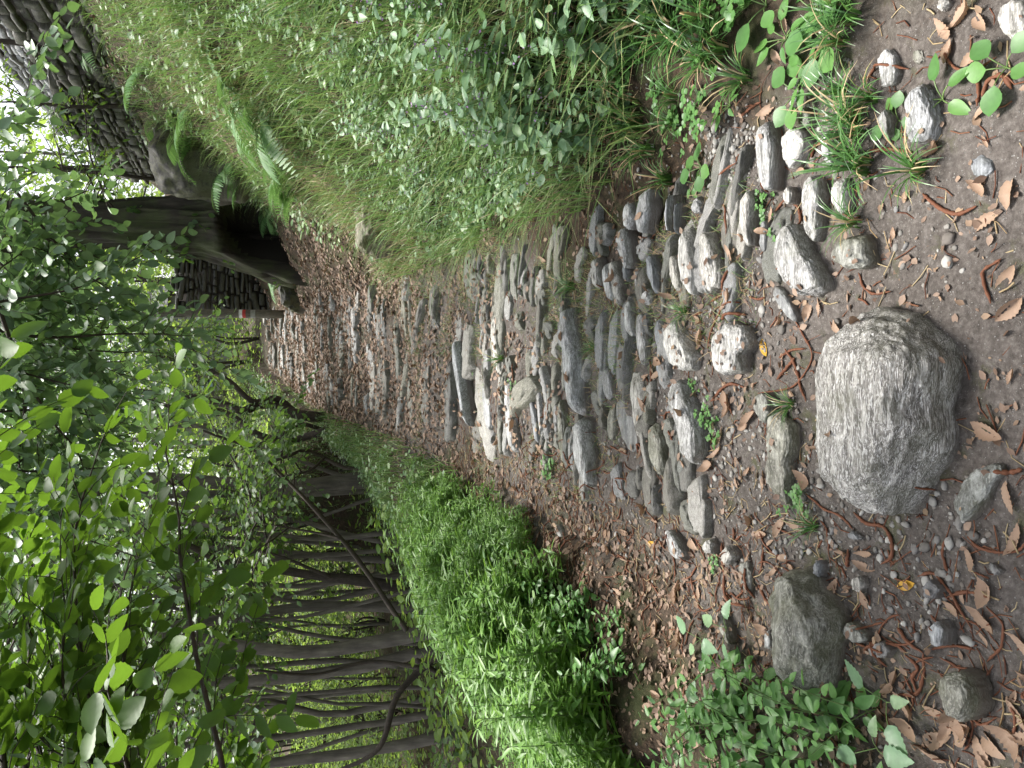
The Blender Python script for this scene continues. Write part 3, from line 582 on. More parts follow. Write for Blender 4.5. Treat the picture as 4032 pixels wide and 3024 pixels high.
# ------------------------------------------------------------------ walls, pole, house
def drystone(name, p0, p1, hfun, zfun, thick, label, mat, seed, course=(.07, .21), length=(.13, .6), face=1):
    """a dry stone wall from p0 to p1: one mesh of rough blocks in courses over a dark backing core"""
    rng = np.random.default_rng(seed); p0 = np.array(p0, float); p1 = np.array(p1, float); L = np.linalg.norm(p1 - p0); t = (p1 - p0) / L; nrm = np.array([t[1], -t[0]]) * face
    mb = MB(); v0, f0 = ICO[3]; sgn = np.sign(v0) * np.abs(v0) ** .24; sgn = sgn / np.abs(sgn).max()
    z = 0; H = max(hfun(s) for s in np.linspace(0, L, 12))
    while z < H:
        ch = rng.uniform(*course); s = -rng.uniform(0, .3)
        while s < L:
            ln = rng.uniform(*length); m = s + ln / 2
            if 0 < m < L and z + ch * .6 < hfun(m):
                hh = ch * rng.uniform(.6, 1.06)
                b = sgn * np.array([ln / 2 * .96, thick / 2, hh / 2 * .95]); b = b + fbm(b * 6 + rng.uniform(0, 99), seed, 3)[:, None] * .03 * unit(b)
                a = rng.normal(0, .09); ca, sa = math.cos(a), math.sin(a)
                bx, bz = b[:, 0] * ca - b[:, 2] * sa, b[:, 0] * sa + b[:, 2] * ca
                c2 = p0 + t * m + nrm * rng.uniform(-.03, .05); w = c2[None] + bx[:, None] * t + b[:, 1:2] * nrm
                mb.add(np.column_stack([w, bz + z + hh / 2 + zfun(*c2)]), [f0])
            s += ln + rng.uniform(0, .03)
        z += ch
    for k in range(int(L / .5)):
        a, b = L * k / int(L / .5), L * (k + 1) / int(L / .5); c0, c1 = p0 + t * a, p0 + t * b; th = thick * .36
        z0, z1 = zfun(*c0) - .3, zfun(*c0) + max(.05, hfun((a + b) / 2) - .12)
        q = [(*(c + s * nrm * th), zz) for zz in (z0, z1) for c in (c0, c1) for s in (-1, 1)]
        mb.add(q, [np.array([(0, 1, 3, 2), (4, 6, 7, 5), (0, 4, 5, 1), (2, 3, 7, 6), (0, 2, 6, 4), (1, 5, 7, 3)])], 1)
    o = mb.build(name, [mat, M_GAP], loc=(0, 0, 0)); tag(o, label, 'wall'); return o
hz = lambda x, y: float(height(np.array([x]), np.array([y]), False)[0])
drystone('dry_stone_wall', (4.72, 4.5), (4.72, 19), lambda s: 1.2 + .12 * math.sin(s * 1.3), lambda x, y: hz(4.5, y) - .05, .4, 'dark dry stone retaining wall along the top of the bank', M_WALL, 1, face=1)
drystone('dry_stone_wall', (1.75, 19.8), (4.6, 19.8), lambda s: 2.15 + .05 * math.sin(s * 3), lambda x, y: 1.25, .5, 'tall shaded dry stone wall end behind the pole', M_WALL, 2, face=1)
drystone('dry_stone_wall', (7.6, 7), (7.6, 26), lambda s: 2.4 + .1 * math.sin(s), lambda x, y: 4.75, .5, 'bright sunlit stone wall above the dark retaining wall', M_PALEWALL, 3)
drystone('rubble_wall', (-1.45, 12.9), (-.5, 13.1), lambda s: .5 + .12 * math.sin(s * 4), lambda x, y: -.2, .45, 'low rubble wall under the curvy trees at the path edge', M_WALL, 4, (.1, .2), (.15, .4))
# pole with white conduit and painted trail mark
pb = at(1140, 1238, 17.5); pz0 = hz(pb[0], 17.5) - .1
pole = empty('utility_pole', (pb[0], 17.5, pz0), 'weathered wooden pole with red and white trail mark beside the wall', 'pole'); pole.rotation_euler = TILT
mb = MB(); tube(mb, [(0, 0, z) for z in np.linspace(0, 7.5, 16)], np.linspace(.095, .075, 16), 18, wob=.05); mb.build('post', M_POLE, pole)
mb = MB(); tube(mb, [(-.105, -.03, 2.2), (-.105, -.03, 6.5)], .022, 10); mb.build('conduit', M_STEEL, pole)
for zz in (2.7, 3.6, 4.6):
    mb = MB(); a = np.linspace(0, 2 * math.pi, 20)
    tube(mb, np.stack([np.cos(a) * .1 - .02, np.sin(a) * .09, a * 0 + zz], 1), .008, 6, cap=False); mb.build('bracket', M_STEEL, pole)
def band(z0, z1, mat, nm):
    mb = MB(); a = np.linspace(math.radians(200), math.radians(330), 14); v = [(math.cos(t) * .098, math.sin(t) * .098, z) for z in (z0, z1) for t in a]
    q = [(i, i + 1, i + 15, i + 14) for i in range(13)]; mb.add(v, [np.array(q)]); mb.build(nm, mat, pole)
band(.99, 1.06, M_WHITE, 'white_band'); band(.92, .99, M_RED, 'red_band'); band(.72, .82, M_POLETAG, 'trail_tag')
# grey house up the slope with a pale framed window
def boxv(x0, x1, y0, y1, z0, z1): return [(x, y, z) for z in (z0, z1) for y in (y0, y1) for x in (x0, x1)], [np.array([(0, 2, 3, 1), (4, 5, 7, 6), (0, 1, 5, 4), (2, 6, 7, 3), (0, 4, 6, 2), (1, 3, 7, 5)])]
def bx(name, mat, parent, *a):
    mb = MB(); mb.add(*boxv(*a)); return mb.build(name, mat, parent, smooth=False)
hp = at(930, 1420, 34); gz = hz(hp[0], 34)
house = empty('stone_house', (hp[0], 34, gz - .3), 'small grey rendered house beyond the trees with pale blue window', 'house')
bx('wall', M_PLASTER, house, -3.2, 2.6, 0, 6, -1, 2.9)
rf_ = MB(); rf_.add([(-3.6, -.4, 2.8), (3.0, -.4, 2.8), (3.0, 6.4, 2.8), (-3.6, 6.4, 2.8), (-3.6, 3, 4.4), (3.0, 3, 4.4)], [np.array([(0, 1, 5, 4), (2, 3, 4, 5)]), np.array([(1, 2, 5), (3, 0, 4)]), np.array([(3, 2, 1, 0)])]); rf_.build('roof', M_SLATEROOF, house, smooth=False)
w = bx('window', M_GLASS, house, -1.1, -.3, -.02, .05, 1.2, 2.2)
for a in ((-1.16, -1.06, -.06, .02, 1.14, 2.26), (-.34, -.24, -.06, .02, 1.14, 2.26), (-.75, -.65, -.055, .02, 1.2, 2.2), (-1.06, -.34, -.06, .02, 2.16, 2.26), (-1.06, -.34, -.06, .02, 1.14, 1.24)): bx('frame', M_BLUE, w, *a)

# ------------------------------------------------------------------ trees
UP = np.array([0, 0, 1.0])
def bough(mb, rng, p0, d, L, r0, leaf, tpl, dens=1.0, droop=.25, spread=.5, twm=0, lfm=1, nseg=9, tilt=.45, start=2, twig_n=3, bare=0.0):
    """a leafy bough: curved limb, side shoots left and right, leaves set alternately along each shoot"""
    d = unit(np.asarray(d, float)[None])[0]; pts = [np.asarray(p0, float)]; step = L / nseg
    for k in range(nseg):
        d = unit((d + rng.normal(0, .10, 3) - np.array([0, 0, droop * .12 * (k / nseg)]))[None])[0]; pts.append(pts[-1] + d * step)
    pts = np.array(pts); tube(mb, pts, np.linspace(r0, r0 * .22, len(pts)), 6 if r0 > .012 else 4, twm, False)
    LP, LA, LN, LS = [], [], [], []
    def shoot(q, sd, sl, rr):
        n = max(3, int(sl / .09)); ps = [q]; dd = sd
        for k in range(n):
            dd = unit((dd + rng.normal(0, .13, 3) - np.array([0, 0, droop * .16]))[None])[0]; ps.append(ps[-1] + dd * sl / n)
        ps = np.array(ps); tube(mb, ps, np.linspace(rr, rr * .4, len(ps)), twig_n, twm, False)
        m = max(2, int(sl / (leaf * .55) * dens)); tt = np.linspace(.15, 1, m) * n
        for j, t in enumerate(tt):
            i = min(int(t), n - 1); pp = ps[i] + (ps[i + 1] - ps[i]) * (t - i); ax = ps[i + 1] - ps[i]
            ax = ax / (np.linalg.norm(ax) + 1e-9); side = np.cross(ax, UP) * (1 if j % 2 else -1)
            LP.append(pp); LA.append(ax * rng.uniform(.3, .9) + side * .8 + rng.normal(0, .2, 3) - UP * rng.uniform(0, .5)); LN.append(UP + rng.normal(0, tilt, 3)); LS.append(leaf * rng.uniform(.6, 1.15))
    for k in range(start, nseg + 1):
        if rng.random() < bare: continue
        t = k / nseg; ax = unit((pts[k] - pts[k - 1])[None])[0]
        for sgn in (1, -1):
            if rng.random() < .2: continue
            side = np.cross(ax, UP); side = side / (np.linalg.norm(side) + 1e-9) * sgn
            sd = unit((ax * .65 + side * rng.uniform(.5, 1) + rng.normal(0, .2, 3))[None])[0]
            shoot(pts[k], sd, L * spread * (1.05 - .75 * t) * rng.uniform(.6, 1.1) + leaf, max(.0018, r0 * .25))
    shoot(pts[-1], ax, leaf * 3, max(.0018, r0 * .22))
    scatter(mb, tpl, LP, LA, LN, LS, lfm)
    return len(LP)
# shared crowns for the wood
def crown_mesh(seed, z0, z1, nb, L, leaf, tpl, dens=1.0, droop=.35, mat=None, name='crown', rad=.05):
    rng = np.random.default_rng(seed); mb = MB()
    for k in range(nb):
        z = z0 + (z1 - z0) * (k + rng.uniform(0, 1)) / nb; a = k * 2.4 + rng.uniform(-.5, .5)
        bough(mb, rng, (0, 0, z), (math.cos(a), math.sin(a), rng.uniform(-.05, .55)), L * rng.uniform(.6, 1.15) * (1.1 - .4 * (z - z0) / (z1 - z0)), .014, leaf, tpl, dens, droop, .42, nseg=8)
    return mb.mesh(name, [M_TWIG, mat or M_FOREST])
CROWNS = [crown_mesh(400 + k, 2.5, 7.5, 20, 2.0, .1, LOWLEAF, .9) for k in range(5)]
ECROWNS = [crown_mesh(450 + k, .8, 8.2, 26, 2.4, .13, LOWLEAF, .85, .4, M_FAR) for k in range(3)]
def trunk_mesh(pts, r0, r1, seed, limbs=3, n=12, mat=None, name='trunk', flare=1.4):
    rng = np.random.default_rng(seed); mb = MB(); p = smooth_path(pts, 26, seed, .05)
    t = np.linspace(0, 1, 26); rad = r0 + (r1 - r0) * t; rad = rad * (1 + (flare - 1) * np.exp(-t * 26 / 1.6))
    tube(mb, p, rad, n, 0, True, .12, seed)
    for k in range(limbs):
        i = rng.integers(11, 22); a = rng.uniform(0, 6.28); d = np.array([math.cos(a), math.sin(a), rng.uniform(.5, 1.3)])
        q = smooth_path([p[i], p[i] + d * .7 + rng.normal(0, .1, 3), p[i] + d * 1.6 + UP * .4 + rng.normal(0, .2, 3)], 9, seed + k, .04)
        tube(mb, q, np.linspace(rad[i] * .5, rad[i] * .15, 9), 7)
    return mb.mesh(name, mat or M_BARK)
def forest_tree(px, y, dia, lean, label, k, group, h=9.0, crown=True, name='forest_tree', vis_v=1250):
    b = at(vis_v, px, y); x = b[0]; z = hz(x, y) - .1
    t = empty(name, (x, y, z), label, 'tree', group)
    t.rotation_euler = TILT
    rng = np.random.default_rng(900 + k); lx, ly = lean[0], rng.uniform(-.05, .05)
    pts = [(0, 0, 0), (lx * .6 + rng.normal(0, .09), ly, 1.4), (lx * 1.7 + rng.normal(0, .16), ly * 2, 3.2), (lx * 2.6, ly * 3, 6), (lx * 3.2, ly * 4, h)]
    link('trunk', trunk_mesh(pts, dia * .37, dia * .16, 900 + k, flare=1.22), t)
    if crown:
        c = link('crown', CROWNS[k % 5], t); c.rotation_euler = (0, 0, rng.uniform(0, 6.28)); s = rng.uniform(.85, 1.2); c.scale = (s, s, rng.uniform(.95, 1.15)); c.location = (lx * 1.7, ly * 2, 0)
    return t
ordn = ['first', 'second', 'third', 'fourth', 'fifth', 'sixth', 'seventh', 'eighth', 'ninth', 'tenth', 'eleventh', 'twelfth', 'thirteenth', 'fourteenth', 'fifteenth']
FRONT = [(1893, 11.5, .30, .0, 'broad dark trunk standing closest to the path in the wood'), (1930, 12.2, .2, .02, 'slimmer twin trunk touching the broad dark trunk'),
 (1995, 13.5, .10, -.1, 'thin straight trunk just past the twin trunks'), (2055, 14, .13, .1, 'thin trunk crossing behind a leaning stem past the twin trunks'),
 (2110, 15, .14, -.12, 'trunk slanting against the bright gap in the wood'), (2170, 13, .09, .1, 'very thin sapling trunk in front of the bright gap'),
 (2235, 12, .15, .06, 'dark trunk splitting high up, past the bright gap'), (2290, 11.5, .12, .02, 'straight trunk right after the dark splitting one'),
 (2345, 14, .12, -.05, 'slim shaded trunk before the three thick pale ones'), (2440, 9.8, .19, .03, 'first of the three thick pale trunks behind the green mound'),
 (2528, 9.0, .22, -.02, 'second of three thick pale trunks, straightest, behind the green mound'), (2590, 9.2, .20, -.22, 'third thick pale trunk, leaning, behind the green mound'),
 (2690, 12.5, .13, .05, 'thin grey trunk beyond the leaning pale trunk'), (2745, 13.5, .16, -.06, 'grey trunk beside a lime green gap beyond the leaning one'),
 (2800, 11, .14, -.1, 'bare slanting trunk above the thick weeds, well past the leaning one'), (2870, 10, .13, -.12, 'last but one slender trunk away from the path'), (2965, 8.6, .17, -.16, 'slender trunk farthest from the path at the photo edge')]
for k, (px, y, dia, ln, lab) in enumerate(FRONT): forest_tree(px, y, dia, (ln,), lab, k, 'trees of the wood', 9, k not in (1, 9, 10, 11))
rng = np.random.default_rng(37)
for k in range(18):
    forest_tree(rng.uniform(1900, 3050), rng.uniform(9.5, 16), rng.uniform(.06, .1), (rng.normal(0, .28),), 'thin leaning sapling among the front trunks of the wood', 140 + k, 'saplings among the front trunks', 8, k % 2 == 0)
rng = np.random.default_rng(31)
for k in range(16):
    px = rng.uniform(1650, 3300); y = rng.uniform(16, 27)
    forest_tree(px, y, rng.uniform(.1, .2), (rng.normal(0, .1),), 'thin distant trunk deep in the wood behind the front trees', 40 + k, 'distant trees in the wood', 10, k % 3 == 0, vis_v=1400)
rng = np.random.default_rng(33)
for k in range(20):                       # taller trees closing the view behind the wood, and on the slope above the steps
    y = rng.uniform(24, 38); x = rng.uniform(-.60, .42) * y
    if x > .03 * y - .5 and y < 27: y += 8
    t = empty('edge_tree', (x, y, hz(x, y) - .1), 'tall light green tree standing in the open beyond the wood', 'tree', 'light green trees beyond the wood'); t.rotation_euler = TILT
    link('trunk', trunk_mesh([(0, 0, 0), (rng.normal(0, .1), 0, 2), (rng.normal(0, .2), 0, 5), (0, 0, 9)], rng.uniform(.07, .13), .03, 960 + k, 2, 8), t)
    c = link('crown', ECROWNS[k % 3], t); c.rotation_euler = (0, 0, rng.uniform(0, 6.28)); s = rng.uniform(.95, 1.4); c.scale = (s, s, s * rng.uniform(.9, 1.1))
for k, (x, y) in enumerate(((-1.2, -6.5), (2.6, -4.5), (5.5, -2), (4.5, -8), (-4, -7))):   # the wood goes on behind the camera
    t = empty('forest_tree', (x, y, hz(x, y) - .1), 'tree of the wood standing behind the viewpoint', 'tree', 'trees behind the viewpoint')
    link('trunk', trunk_mesh([(0, 0, 0), (.05, 0, 2), (.1, .1, 5), (0, .2, 9)], .12, .03, 990 + k, 3), t)
    c = link('crown', CROWNS[k % 5], t); c.rotation_euler = (0, 0, k * 2.1); c.scale = (1.25, 1.25, 1.1)
# curvy dark trees at the low rubble wall
def wire_tree(lines, y, label, seed, crown_at=None, mat=M_TWIG):
    b = at(*lines[0][0][0], y); z0 = hz(b[0], y); base = np.array([b[0], y, min(z0, b[2]) - .05])
    t = empty('young_tree', base, label, 'tree', 'crooked young trees'); mb = MB()
    for ln, r0, r1 in lines:
        p = np.array([at(px, py, y + .15 * math.sin(i * 1.7 + seed)) for i, (px, py) in enumerate(ln)]) - base
        q = smooth_path(p, 24, seed, .02); tube(mb, q, np.linspace(r0, r1, 24), 9, 0, True, .1, seed)
        top = q
    mb.build('trunk', mat, t)
    mb = MB(); rng = np.random.default_rng(seed)
    for i in (14, 17, 20, 22, 23):
        for _ in range(2):
            a = rng.uniform(0, 6.28); bough(mb, rng, top[i], (math.cos(a), math.sin(a) * .7, rng.uniform(0, .6)), rng.uniform(.8, 1.5), .011, .09, LOWLEAF, .8, .3)
    mb.build('crown', [M_TWIG, M_FOREST], t)
wire_tree([([(1420, 1636), (1330, 1640), (1243, 1644), (1167, 1633), (1063, 1597), (1019, 1597), (954, 1622), (900, 1600), (700, 1560), (450, 1540)], .1, .03), ([(1167, 1633), (1090, 1570), (1000, 1585), (900, 1500), (760, 1440), (600, 1400)], .06, .02)], 12.6, 'dark kinked tree rising from the rubble wall', 51)
wire_tree([([(1400, 1650), (1327, 1669), (1280, 1695), (1207, 1716), (1153, 1731), (1081, 1731), (1001, 1709), (900, 1630), (700, 1600), (400, 1650)], .075, .02), ([(1280, 1695), (1180, 1670), (1090, 1720), (960, 1760)], .035, .015)], 12.2, 'slender double stemmed tree curving away from the rubble wall', 52)
wire_tree([([(1640, 1850), (1500, 1845), (1350, 1838), (1280, 1800), (1200, 1770), (1120, 1800), (980, 1840), (700, 1800)], .035, .012), ([(1280, 1800), (1215, 1850), (1100, 1880)], .02, .01)], 10.5, 'thin bent sapling between rubble wall and broad dark trunk', 53)
WT = [([([(1714, 2329), (1463, 2294), (1168, 2251), (882, 2216), (700, 2130), (450, 2080)], .075, .03), ([(882, 2216), (717, 2277), (560, 2300)], .035, .015), ([(1300, 2270), (1100, 2190), (900, 2150)], .025, .01)], 10, 'forked dark tree splitting in two behind the middle of the mound', 54),
      ([([(1600, 2480), (1558, 2424), (1437, 2242), (1342, 2121), (1220, 1982), (1116, 1878), (1038, 1800), (800, 1700)], .03, .012), ([(1342, 2121), (1180, 2090), (1000, 2060)], .015, .008)], 8.0, 'thin dark stem slanting across the wood trunks towards the path', 55),
      ([([(1760, 2570), (1660, 2630), (1572, 2719), (1493, 2941), (1300, 3050)], .045, .02), ([(1660, 2630), (1450, 2600), (1250, 2650), (1000, 2640)], .025, .012), ([(1640, 2600), (1800, 2680), (1985, 2750)], .03, .012)], 8.3, 'twisted dark stem with crooked limbs beside the leaning pale trunk', 56)]
for a in WT: wire_tree(*a)
# old hollow chestnut on the bank
ob = np.array([2.75, 14.2]); oz = hz(*ob) - .25
old = empty('chestnut_tree', (*ob, oz), 'massive old chestnut with a black hollow base on the bank', 'tree'); old.rotation_euler = (-R(6), 0, 0)
mb = MB(); K, NN = 150, 170
zz = np.linspace(-1.1, 7.5, K); cx_ = np.interp(zz, [0, 1.2, 2.4, 3.6, 5.5, 7.5], [0, 0, .0, -.02, -.1, -.2]); cyy = np.interp(zz, [0, 7.5], [0, .6])
rad = np.interp(zz, [0, .5, .95, 1.5, 3, 5, 7.5], [.92, .86, .66, .47, .43, .38, .3]); a = np.arange(NN) * 2 * math.pi / NN
Vv = np.stack([cx_[:, None] + rad[:, None] * np.cos(a), cyy[:, None] + rad[:, None] * np.sin(a), np.repeat(zz[:, None], NN, 1)], -1).reshape(-1, 3)
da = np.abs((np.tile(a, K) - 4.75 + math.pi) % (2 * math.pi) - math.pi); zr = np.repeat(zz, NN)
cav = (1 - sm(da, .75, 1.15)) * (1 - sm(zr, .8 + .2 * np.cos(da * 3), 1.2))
cen = np.stack([np.repeat(cx_, NN), np.repeat(cyy, NN), zr], 1); out = Vv - cen
ridge = fbm(np.stack([np.cos(np.tile(a, K)) * 3, np.sin(np.tile(a, K)) * 3, zr * .6], 1), 6, 3) + .35 * fbm(np.stack([np.cos(np.tile(a, K)) * 11, np.sin(np.tile(a, K)) * 11, zr * 1.6], 1), 8, 3)
Vv = cen + out * (1 + (.34 * ridge + .22 * np.maximum(0, np.cos(np.tile(a, K) * 5 + .6)) * (zr < 1.6) * (1.6 - zr)) * np.exp(-np.maximum(zr, 0) * .12) - .85 * cav)[:, None]; Vv[:, 1] += cav * .55
i = np.arange(K - 1)[:, None] * NN; j = np.arange(NN)[None]; q = np.stack([i + j, i + (j + 1) % NN, i + NN + (j + 1) % NN, i + NN + j], -1).reshape(-1, 4)
dark = cav[q].mean(1) > .5; mb.add(Vv, [q[~dark]]); n0 = mb.n - len(Vv); mb.f.append((q[dark].astype(np.int32) + n0, 1))  # inner faces of the hollow take the near-black shade colour
for s, (dx, dy, dz, r) in enumerate(((-1.4, -.6, 1.6, .17), (1.6, .2, 1.5, .2), (-.4, 1.4, 2, .18), (-1.2, .9, 1.2, .14))):
    k = (88, 100, 115, 130)[s]; p0 = np.array([cx_[k], cyy[k], zz[k]])
    tube(mb, smooth_path([p0, p0 + np.array([dx, dy, dz]) * .5, p0 + np.array([dx * 1.5, dy * 1.5, dz])], 12, s, .08), np.linspace(r, r * .4, 12), 10, 0, True, .15, s)
tr_ = mb.build('trunk', [M_OLDBARK, M_ROTSHADE], old)
g_ = np.random.default_rng(62); sel = g_.choice(len(Vv), 5200); sel = sel[(zr[sel] > -.6) & (zr[sel] < 4.5) & (fbm(Vv[sel] * 1.3, 63, 3) > .12) & (cav[sel] < .2)]
dn = unit(Vv[sel] - cen[sel]); mb = MB(); scatter(mb, MIDLEAF, Vv[sel] + dn * g_.uniform(.01, .12, (len(sel), 1)), -UP + rnd(g_, len(sel), .5), dn + UP * .4 + rnd(g_, len(sel), .4), g_.uniform(.06, .13, len(sel)), 0); mb.build('ivy', [M_FOREST], old)
mb = MB(); rng = np.random.default_rng(61)
for k in range(46):
    z = rng.uniform(2.3, 7.8); a_ = rng.uniform(0, 6.28); c0 = np.array([np.interp(z, zz, cx_), np.interp(z, zz, cyy), z])
    bough(mb, rng, c0, (math.cos(a_), math.sin(a_), rng.uniform(-.1, .6)), rng.uniform(1.6, 3.2), .02, .15, LANCE, .8, .4)
mb.build('crown', [M_TWIG, M_FOREST], old)
rr = np.random.default_rng(78)  # the first mass is added, in place of a black cavity under the bank
for k, (x, y, r, hh, lab) in enumerate(((3.55, 13.0, .62, .95, 'added dark mossy mass standing in for the shadowed bank cavity beside the hollow chestnut'), (1.75, 14.9, .4, .35, 'low mossy rock between the hollow chestnut and the pole'))):
    v, f = shape_stone(lambda th: r * (1 + .2 * np.sin(2 * th + k)), hh, 5, 89 + k, rr, .4, .5, .14, .03, 7, sink=.5); mb = MB(); mb.add(v, [f]); tag(mb.build('rock', M_SHADEROCK, loc=(x, y, h1(x, y) - .1)), lab, 'rock')
# ash saplings on the wall top
for k, (x, y, hgt, L, lab) in enumerate(((5.9, 10.2, 4.9, 1.7, 'leafy ash growing over the middle of the dark wall'), (5.2, 13.5, 4.8, 1.9, 'leafy ash shading the dark wall near the chestnut'), (4.3, 13.2, 2.0, .7, 'short ash bush at the wall foot by the chestnut'), (5.6, 7.6, 4.6, 1.9, 'leafy ash overhanging the near end of the dark wall'), (4.0, 16.5, 5, 1.6, 'leafy ash behind the chestnut trunk'))):
    rng = np.random.default_rng(70 + k); z = h1(x, y) - .05; t = empty('ash_tree', (x, y, z), lab, 'tree', 'ash trees along the wall')
    p = [(0, 0, 0), (rng.normal(0, .1), -.1, hgt * .4), (rng.normal(-.2, .2), -.2, hgt)]; link('trunk', trunk_mesh(p, .045, .012, 70 + k, 2, 8, M_TWIG), t)
    mb = MB()
    for i in range(int(9 * L)):
        zz_ = hgt * rng.uniform(.32, 1); a_ = rng.uniform(0, 6.28); bough(mb, rng, (p[2][0] * zz_ / hgt, -.2 * zz_ / hgt, zz_), (math.cos(a_), math.sin(a_), rng.uniform(-.1, .6)), L * rng.uniform(.6, 1.1), .01, .11, LANCE, 1.2, .4, .4)
    mb.build('crown', [M_TWIG, M_ASH], t)
# hazels whose boughs hang over the path (their trunks stand just outside the picture)
def hazel(name, base, stems, boughs, leaf, tpl, mat, label, seed, dens=1.0, droop=.3, spread=.42, more=1):
    rng = np.random.default_rng(seed); z = h1(*base) - .05; t = empty(name, (*base, z), label, 'tree', 'hazels overhanging the path'); o = np.array([*base, z])
    mb = MB()
    for s in stems: tube(mb, smooth_path(np.array([o + np.array([rng.normal(0, .08), rng.normal(0, .08), 0]), (o + s) / 2 + np.array([0, 0, .5]), s]) - o, 16, seed, .05), np.linspace(.055, .022, 16), 9, 0, True, .1)
    mb.build('trunk', M_TWIG, t); mb = MB()
    extra = []
    for p0, p1, r in boughs:
        for _ in range(more):
            extra.append((np.array(p0) + rng.normal(0, .18, 3), np.array(p1) + rng.normal(0, .3, 3) * np.array([1.3, 1, .8]), r * .8))
    for p0, p1, r in list(boughs) + extra:
        p0 = np.array(p0, float); p1 = np.array(p1, float)
        bough(mb, rng, p0 - o, p1 - p0, np.linalg.norm(p1 - p0), r, leaf, tpl, dens, droop, spread, nseg=11, start=1)
    mb.build('crown', [M_TWIG, mat], t)
def A(px, py, y): return at(px, py, y)
hazel('hazel_tree', (-2.3, 1.5), [(-1.7, 1.7, 2.2), (-1.9, 2.1, 1.9)],
      [(A(560, 3250, 2.1), A(80, 2350, 2.3), .009), (A(500, 3300, 1.9), A(-60, 2650, 1.9), .009), (A(250, 3300, 2.3), A(60, 2050, 2.6), .009), (A(900, 3300, 2.5), A(700, 2800, 2.9), .006), (A(60, 3250, 1.8), A(-250, 2500, 2.0), .008), (A(380, 3200, 2.6), A(180, 2250, 3.0), .008), (A(-100, 3100, 2.2), A(-200, 2100, 2.5), .008), (A(640, 3200, 1.9), A(330, 2780, 1.9), .006)],
      .062, HILEAF, M_NEARLEAF, 'nearest hazel with big lime backlit leaves, at the photo corner', 81, 1.0, more=2)
hazel('hazel_tree', (2.7, 3.0), [(1.9, 3.4, 3.4), (2.2, 3.2, 3.6)],
      [(A(-300, 1100, 3.9), A(330, 1750, 4.4), .013), (A(-250, 1250, 3.9), A(640, 1560, 4.4), .011), (A(-300, 800, 4.0), A(330, 1300, 4.6), .011), (A(-350, 1500, 3.6), A(420, 2150, 4.4), .012), (A(-200, 1100, 4.3), A(250, 1480, 4.9), .009), (A(-300, 1800, 3.9), A(560, 1960, 4.6), .010), (A(-250, 850, 3.9), A(300, 1080, 4.2), .007)],
      .066, HILEAF, M_HAZEL, 'hazel with pale shiny leaves hanging over the middle of the path', 82, 1.0, more=3)
hazel('hazel_tree', (-3.6, 4.6), [(-2.9, 4.8, 3.4), (-2.8, 5.0, 3.0)],
      [(A(300, 3250, 5.0), A(560, 2000, 5.4), .014), (A(-100, 3200, 5.2), A(260, 1850, 5.6), .014), (A(-200, 2700, 5.0), A(300, 2200, 5.8), .011), (A(700, 3200, 5.2), A(560, 2350, 6.0), .010), (A(100, 2800, 5.6), A(600, 2150, 6.0), .010), (A(900, 3300, 4.8), A(1000, 2850, 5.2), .007)],
      .062, MIDLEAF, M_HAZEL, 'hazel with drooping boughs screening the thick pale trunks', 83, .8, more=1)
hazel('hazel_tree', (3.3, 6.6), [(2.3, 6.8, 4.6), (2.6, 6.5, 4.4)],
      [(A(-200, 1050, 6.6), A(520, 1500, 7.0), .014), (A(-250, 1300, 6.8), A(620, 1850, 7.4), .014), (A(-300, 1750, 7.0), A(600, 2150, 7.8), .013), (A(-200, 1500, 7.4), A(800, 1700, 8.2), .012), (A(-200, 1150, 7.2), A(500, 1350, 7.6), .01), (A(-300, 2100, 7.0), A(420, 2500, 8), .012), (A(-100, 1300, 8.5), A(700, 1450, 9), .012), (A(-100, 1600, 8.5), A(760, 1900, 9), .012)],
      .07, MIDLEAF, M_HAZEL, 'tall hazel closing the green vault over the far path', 84, .8, more=2)
# understorey bushes and the bright woodland edge behind
BUSH = []
for k in range(4):
    rng = np.random.default_rng(120 + k); mb = MB()
    for i in range(15):
        a_ = rng.uniform(0, 6.28); z = rng.uniform(.2, 2.4); bough(mb, rng, (rng.normal(0, .15), rng.normal(0, .15), z), (math.cos(a_), math.sin(a_), rng.uniform(.1, .9)), rng.uniform(.8, 1.6), .012, .12, LOWLEAF, .8, .3, .45, nseg=7, start=1)
    BUSH.append(mb.mesh('foliage', [M_TWIG, M_FAR]))
def bush(x, y, s, k, label, group, zs=1.0, dz=-.1):
    t = empty('bush', (x, y, hz(x, y) + dz), label, 'bush', group)
    c = link('foliage', BUSH[k % 4], t); c.scale = (s, s, s * zs); c.rotation_euler = (0, 0, k * 1.9)
    mb = MB(); rng = np.random.default_rng(k)
    for i in range(3): tube(mb, smooth_path([(0, 0, 0), (rng.normal(0, .15), rng.normal(0, .1), .8 * s), (rng.normal(0, .3), rng.normal(0, .2), 2 * s * zs)], 8), np.linspace(.04, .01, 8) * s, 6)
    mb.build('stem', M_TWIG, t)
rng = np.random.default_rng(140)
for k in range(34):
    ang = rng.uniform(-.56, .26); y = rng.uniform(23, 44); x = ang * y
    if abs(x - hp[0] - .3) < 5 and y < 36 and x > hp[0] - 3.5 and x < hp[0] + 2: y = rng.uniform(41, 48); x = ang * y
    bush(x, y, rng.uniform(1.3, 2.4), k, 'bright green bush at the far woodland edge', 'bushes of the far woodland edge', rng.uniform(1, 1.5))
rng = np.random.default_rng(141)
for k in range(40):
    y = rng.uniform(12.5, 23); px = rng.uniform(1950, 3400); x = (1512 - px) / 3000 * y
    bush(x, y, rng.uniform(.5, 1.1), k + 100, 'low leafy bush in the undergrowth among the wood trunks', 'undergrowth bushes in the wood', rng.uniform(.6, 1.1))
